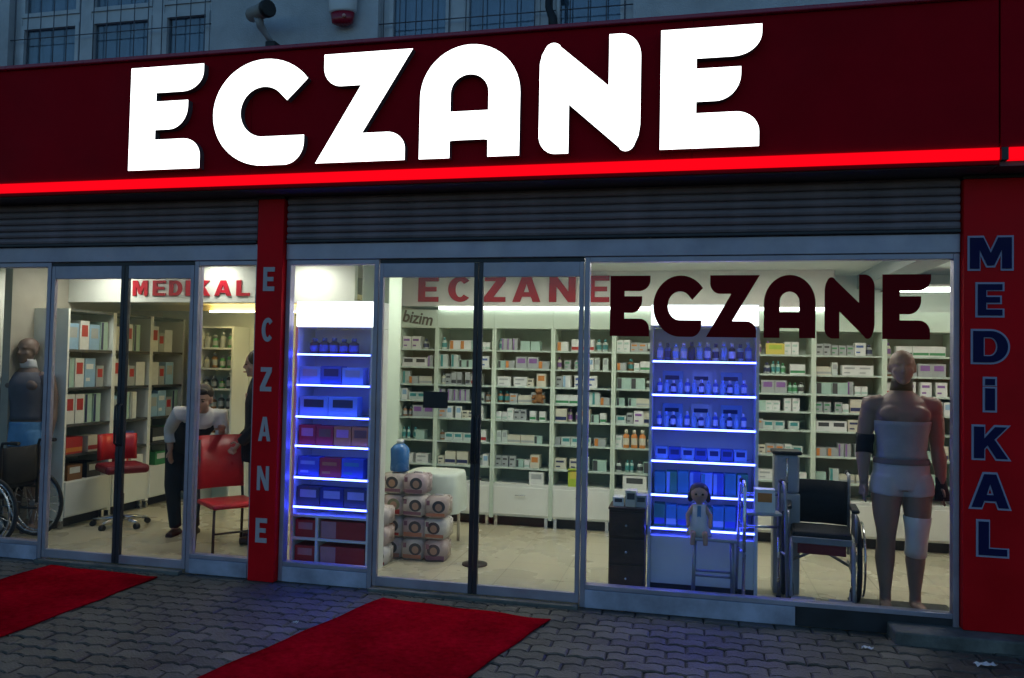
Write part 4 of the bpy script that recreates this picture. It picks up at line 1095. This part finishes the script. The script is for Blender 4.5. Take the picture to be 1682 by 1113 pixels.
def person_standing():
    base = Vector((-3.60, .90, FZ)); e = empty('person', base, label='person in a black coat standing mostly behind the narrow ECZANE pillar', cat='person')
    body = MB(); coat = MB(); tr = MB(); shoes = MB(); f = Vector((-.85, -.5, 0)).normalized(); sd = f.cross(Vector((0, 0, 1)))
    hc = Vector((-.06, -.02, 1.53)); P = head(body, hc, (-.85, -.45, -.12), (0, 0, 1), .97)
    body.tube([(0, 0, 1.28), (-.02, 0, 1.38), (-.04, -.01, 1.47)], [.10, .055, .052], 12)
    body.tube([(0, 0, .82), (0, 0, 1.05), (0, 0, 1.28)], [.13, .12, .14], 16)
    rot = Matrix((sd, -f, Vector((0, 0, 1)))).transposed()
    def ring(rs, mb):
        n = 22; vs = [Vector((c[0], c[1], c[2])) + sd * c[3] * math.cos(2 * PI * j / n) + f * c[4] * math.sin(2 * PI * j / n) for c in rs for j in range(n)]
        fs = [(i * n + j, i * n + (j + 1) % n, (i + 1) * n + (j + 1) % n, (i + 1) * n + j) for i in range(len(rs) - 1) for j in range(n)]
        fs += [tuple(range(n))[::-1], tuple((len(rs) - 1) * n + j for j in range(n))]; mb.add(vs, fs, True)
    ring([(0, 0, .70, .20, .15), (0, 0, .85, .195, .15), (0, 0, 1.02, .18, .135), (0, 0, 1.2, .20, .14), (0, 0, 1.32, .19, .12), (-.01, 0, 1.385, .12, .09), (-.02, 0, 1.42, .075, .07)], coat)
    for s in (-1, 1):
        sh = Vector((0, 0, 1.31)) + sd * s * .19; el = sh + sd * s * .05 + Vector((0, 0, -.27)); wr = el + f * .16 + Vector((0, 0, -.17)) - sd * s * .06
        body.tube([sh, el, wr], [.05, .04, .027], 12); hand(body, wr, wr - el, (0, 0, 1), .95, .6)
        coat.tube([sh - sd * s * .08, sh, (sh + el) / 2, el, wr], [.08, .075, .065, .055, .045], 14)
        hp = sd * s * .09 + Vector((0, 0, .85)); kn = sd * s * .09 + f * .02 + Vector((0, 0, .45)); an = sd * s * .1 + Vector((0, 0, .09))
        body.tube([hp, kn, an], [.08, .05, .034], 12)
        tr.tube([hp, (hp + kn) / 2, kn, an], [.10, .085, .07, .058], 14)
        shoes.tube([an + f * -.04 - Vector((0, 0, .045)), an + f * .07 - Vector((0, 0, .045)), an + f * .15 - Vector((0, 0, .052))], [.042, .045, .034], 12, ry=.9)
        body.tube([an, an + f * .05 - Vector((0, 0, .04))], [.034, .03], 10)
    tr.tube([(0, 0, .8), (0, 0, .92)], .15, 18)
    link('body', remesh(body, 'body', skin, .009, 3), e)
    link('coat', remesh(coat, 'coat', blackfab, .011, 3), e)
    link('trousers', remesh(tr, 'trousers', greyfab, .012, 3), e)
    link('shoes', remesh(shoes, 'shoes', black, .009, 2), e)
    h = MB(); h.ball(P(0, -.022, .045), (.082, .092, .082), 18, 12); h.ball(P(0, -.05, 0), (.075, .06, .085), 14, 10)
    link('hair', remesh(h, 'hair', hair, .008, 2), e)
    for q in (-1, 1): MB().ball(P(q * .031, .078, .006), (.012, .008, .006)).build('eye', eye_m, e)
    MB().ball(P(0, .093, -.06), (.02, .006, .006)).build('mouth', lip_m, e)
person_standing()

# ------------------------------------------------------------------ seats
def red_chair():
    b = (-3.63, .50, FZ); e = empty('red_chair', b, R(52), label='red chair with thin black legs behind the narrow left window', cat='chair')
    MB().box(-.20, .20, -.20, .20, .385, .425, bev=.018).build('seat', redvin, e)
    # backrest curved panel
    n = 8; vs = []
    for i in range(n + 1):
        for (z, yy) in ((.50, .205), (.72, .225), (.93, .26)):
            x = -.19 + .38 * i / n; vs.append((x, yy + .03 * (1 - (2 * i / n - 1) ** 2), z))
    q = MB(); q.add(vs, [(i * 3 + j, (i + 1) * 3 + j, (i + 1) * 3 + j + 1, i * 3 + j + 1) for i in range(n) for j in range(2)], True)
    o = q.build('backrest', redvin, e); sdm = o.modifiers.new('t', 'SOLIDIFY'); sdm.thickness = .022; sdm.offset = 0
    for sx in (-.18, .18):
        MB().tube([(sx * 1.08, -.2, 0), (sx, -.17, .383)], .011, 8).build('leg', black, e)
        MB().tube([(sx * 1.08, .24, 0), (sx, .19, .383), (sx, .215, .52), (sx * .98, .235, .9)], .011, 8).build('leg', black, e)
    MB().tube([(-.185, -.185, .2), (.185, -.185, .2)], .008, 8).build('stretcher', black, e)
red_chair()
def swivel():
    b = (-5.14, 1.12, FZ); e = empty('swivel_stool', b, R(55), label='red swivel stool with low back by the left shelves', cat='stool')
    MB().box(-.19, .19, -.19, .19, .50, .58, bev=.03).build('seat', darkred, e)
    n = 10; vs = []
    for i in range(n + 1):
        for (z, o_) in ((.60, 0), (.72, .02), (.84, .03)):
            a = R(-50 + 100 * i / n); vs.append((.21 * math.sin(a), .02 + (.19 + o_) * math.cos(a), z))
    q = MB(); q.add(vs, [(i * 3 + j, (i + 1) * 3 + j, (i + 1) * 3 + j + 1, i * 3 + j + 1) for i in range(n) for j in range(2)], True)
    o = q.build('backrest', redvin, e); sdm = o.modifiers.new('t', 'SOLIDIFY'); sdm.thickness = .04; sdm.offset = 0
    MB().tube([(0, .16, .56), (0, .2, .66)], .014, 8).build('back_bracket', black, e)
    MB().tube([(0, 0, .07), (0, 0, .3), (0, 0, .3), (0, 0, .5)], [.026, .026, .018, .018], 12).build('gas_post', black, e)
    for k in range(5):
        a = 2 * PI * k / 5; MB().tube([(0, 0, .085), (.24 * math.cos(a), .24 * math.sin(a), .06)], [.022, .014], 8).build('foot_arm', chrome, e)
        w = MB(); w.tube([(.24 * math.cos(a) - .02 * math.sin(a), .24 * math.sin(a) + .02 * math.cos(a), .026), (.24 * math.cos(a) + .02 * math.sin(a), .24 * math.sin(a) - .02 * math.cos(a), .026)], .026, 12); w.build('caster', black, e)
swivel()

# ------------------------------------------------------------------ wheelchairs, walker, doll
def circ(c, r, axis, n=36, a0=0, a1=360):
    c = Vector(c); out = []
    u, v = {'x': (Vector((0, 1, 0)), Vector((0, 0, 1)))}[axis]
    for i in range(n): t = R(a0 + (a1 - a0) * i / n); out.append(c + u * math.cos(t) * r + v * math.sin(t) * r)
    return out
def wheelchair(loc, rz, label, frame_m):
    e = empty('wheelchair', loc, rz, label=label, cat='wheelchair', group='wheelchairs in the shop windows')
    wh = .235; R1 = .29
    for s in (-1, 1):
        x = s * wh; c = (x, .10, R1)
        w = MB().tube(circ(c, R1 - .016, 'x'), .016, 8, closed=True).build('wheel', rubber, e)
        MB().tube(circ(c, R1 - .034, 'x'), .009, 8, closed=True).build('rim', chrome, w)
        MB().tube(circ((x + s * .035, .10, R1), R1 - .045, 'x'), .008, 8, closed=True).build('hand_rim', chrome, w)
        sp = MB()
        for k in range(20):
            a = 2 * PI * k / 20; sp.tube([(x + s * .012 * (1 if k % 2 else -1), .10 + .025 * math.cos(a + .4), R1 + .025 * math.sin(a + .4)), (x, .10 + (R1 - .036) * math.cos(a), R1 + (R1 - .036) * math.sin(a))], .0022, 4)
        sp.build('spokes', chrome, w)
        MB().tube([(x - .025, .10, R1), (x + .03, .10, R1)], .026, 12).build('hub', greytube, w)
        x2 = s * .19
        MB().tube([(x2, .16, .30), (x2, .16, .80), (x2, .17, .84), (x2, .25, .845)], .012, 10).build('back_post', frame_m, e)
        MB().tube([(x2, .25, .845), (x2, .33, .845)], .016, 10).build('push_grip', rubber, e)
        MB().tube([(x2, .16, .44), (x2, -.20, .44), (x2, -.25, .40), (x2, -.29, .16), (x2, -.32, .10)], .012, 10).build('side_frame', frame_m, e)
        MB().tube([(x2, .16, .25), (x2, -.18, .25), (x2, -.20, .44)], .011, 10).build('lower_frame', frame_m, e)
        MB().tube([(x2 + s * .02, .14, .62), (x2 + s * .02, -.16, .62), (x2 + s * .02, -.19, .58), (x2 + s * .02, -.19, .45)], .010, 10).build('arm_frame', frame_m, e)
        MB().box(x2 + s * .02 - .025, x2 + s * .02 + .025, -.15, .12, .632, .658, bev=.01).build('armrest', black, e)
        MB().box(x2 + s * .02 - .004, x2 + s * .02 + .004, -.17, .13, .46, .612).build('side_guard', mat('grey side guard', (.20, .20, .22), .6, var=.1), e)
        cw = MB().tube(circ((x2, -.21, .085), .068, 'x', 20), .017, 8, closed=True).build('caster', rubber, e)
        MB().tube([(x2 - .02, -.21, .085), (x2 + .02, -.21, .085)], .05, 14).build('caster_hub', greyplastic, cw)
        MB().tube([(x2, -.20, .25), (x2, -.205, .175)], .012, 8).build('caster_stem', frame_m, e)
        MB().box(x2 - s * .15 if s > 0 else x2 + .0, x2 if s > 0 else x2 + .15, -.40, -.29, .085, .10, bev=.004).build('footplate', greyplastic, e)
    MB().box(-.185, .185, -.20, .15, .455, .50, bev=.016).build('seat', blackfab, e)
    MB().box(-.185, .185, -.215, -.201, .425, .468, bev=.004).build('seat_edge', greyfab, e)
    n = 8; vs = []
    for i in range(n + 1):
        x = -.18 + .36 * i / n
        for z in (.50, .65, .80): vs.append((x, .155 + .03 * (1 - (2 * i / n - 1) ** 2), z))
    q = MB(); q.add(vs, [(i * 3 + j, (i + 1) * 3 + j, (i + 1) * 3 + j + 1, i * 3 + j + 1) for i in range(n) for j in range(2)], True)
    o = q.build('backrest', blackfab, e); sdm = o.modifiers.new('t', 'SOLIDIFY'); sdm.thickness = .018; sdm.offset = 0
    for s in (-1, 1): MB().tube([(-s * .18, 0 + s * .012, .26), (s * .16, 0 + s * .012, .445)], .010, 8).build('cross_brace', frame_m, e)
    MB().box(-.15, .15, -.19, -.175, .355, .423).build('calf_strap', darkred, e)
wheelchair((.885, .46, FZ + .001), R(-6), 'black and grey wheelchair beside the tan mannequin in the big window', greytube)
wheelchair((-5.64, .305, FZ + .001), R(-90), 'dark wheelchair cut by the left edge of the picture', iron)
def walker():
    b = (.49, .26, FZ); e = empty('rollator_frame', b, R(8), label='chrome walking frame left of the wheelchair in the big window', cat='walking frame')
    for s in (-1, 1):
        x = s * .13
        MB().tube([(x * 1.1, -.10, .015), (x, -.06, .78), (x, -.02, .82), (x, .05, .82), (x, .09, .78), (x * 1.1, .14, .015)], .0115, 10).build('side_frame', chrome if s < 0 else greytube, e)
        MB().tube([(x, -.01, .82), (x, .05, .82)], .017, 10).build('grip', rubber, e)
        MB().tube([(x * 1.06, -.083, .35), (x * 1.06, .115, .35)], .009, 8).build('side_rail', chrome, e)
        for y in (-.10, .14): MB().tube([(x * 1.1, y, 0), (x * 1.1, y, .03)], .017, 10).build('rubber_foot', rubber, e)
    for z in (.5, .72): MB().tube([(-.13, .10, z), (.13, .10, z)], .010, 8).build('cross_rail', chrome, e)
    MB().box(-.115, .115, -.06, .09, .60, .62, bev=.006).build('tray', greyplastic, e)
walker()
put('first_aid_carton', boxmesh(.13, .10, .15, pc['white'], pc['orange'], 2), (.50, .275, FZ + .6205), 'white carton with an orange print on the walking frame tray', 'carton', None)
def humid():
    b = (.68, .66, FZ); e = empty('steam_steriliser', b, label='grey upright appliance with dark lid behind the wheelchair', cat='appliance')
    MB().box(-.09, .09, -.08, .08, 0, .70, bev=.01).build('stand', greyplastic, e)
    MB().box(-.085, .085, -.075, .075, .702, .97, bev=.02).build('body', mat('blue grey plastic', (.30, .32, .38), .35, var=.05), e)
    MB().box(-.10, .10, -.09, .09, .972, 1.0, bev=.01).build('lid', black, e)
    MB().tube([(.0, -.078, .72), (.0, -.08, .95)], .008, 8).build('gauge', chrome, e)
humid()
def commode():
    b = (.17, .18, FZ); e = empty('bath_stool', b, label='small metal bath stool in front of the wide blue lit tower', cat='stool')
    for sx in (-.13, .13):
        for sy in (-.06, .07): MB().tube([(sx, sy, .01), (sx * .92, sy, .425)], .012, 8).build('leg', greytube, e); MB().tube([(sx, sy, 0), (sx, sy, .02)], .017, 8).build('rubber_foot', rubber, e)
    MB().box(-.15, .15, -.085, .095, .427, .452, bev=.01).build('seat', greyplastic, e)
    for sy in (-.06, .07): MB().tube([(-.125, sy, .2), (.125, sy, .2)], .008, 8).build('stretcher', greytube, e)
commode()
def doll():
    b = (.075, .19, FZ + .4525); e = empty('doll', b, label='small dark haired doll in a pale dress sitting on the bath stool', cat='doll')
    bd = MB(); bd.tube([(0, .0, .03), (0, 0, .12), (0, 0, .2)], [.05, .045, .04], 14); bd.ball((0, -.005, .275), (.06, .058, .062)); bd.tube([(0, 0, .2), (0, 0, .235)], .022, 10); bd.ball((0, -.062, .268), .01)
    for s in (-1, 1):
        bd.tube([(s * .035, 0, .19), (s * .075, -.02, .13), (s * .07, -.05, .08)], [.02, .017, .014], 10)
        bd.tube([(s * .03, -.01, .025), (s * .04, -.09, .022), (s * .042, -.095, -.05)], [.026, .02, .016], 10)
        bd.ball((s * .072, -.055, .07), (.013, .015, .016))
    link('body', remesh(bd, 'body', skin, .007, 2), e)
    dr = MB(); dr.rings([(0, -.01, .004, .085, .075), (0, -.005, .08, .065, .06), (0, 0, .14, .052, .05), (0, 0, .205, .046, .044)], 20); dr.build('dress', whitefab, e)
    h = MB(); h.ball((0, .008, .292), (.066, .06, .058)); h.ball((-.058, 0, .25), (.02, .03, .035)); h.ball((.058, 0, .25), (.02, .03, .035)); link('hair', remesh(h, 'hair', hair, .007, 2), e)
    for s in (-1, 1): MB().ball((s * .022, -.06, .278), (.008, .005, .007)).build('eye', eye_m, e)
    MB().box(-.012, .012, -.052, -.044, .08, .2).build('ribbon', bluefab, e)
doll()
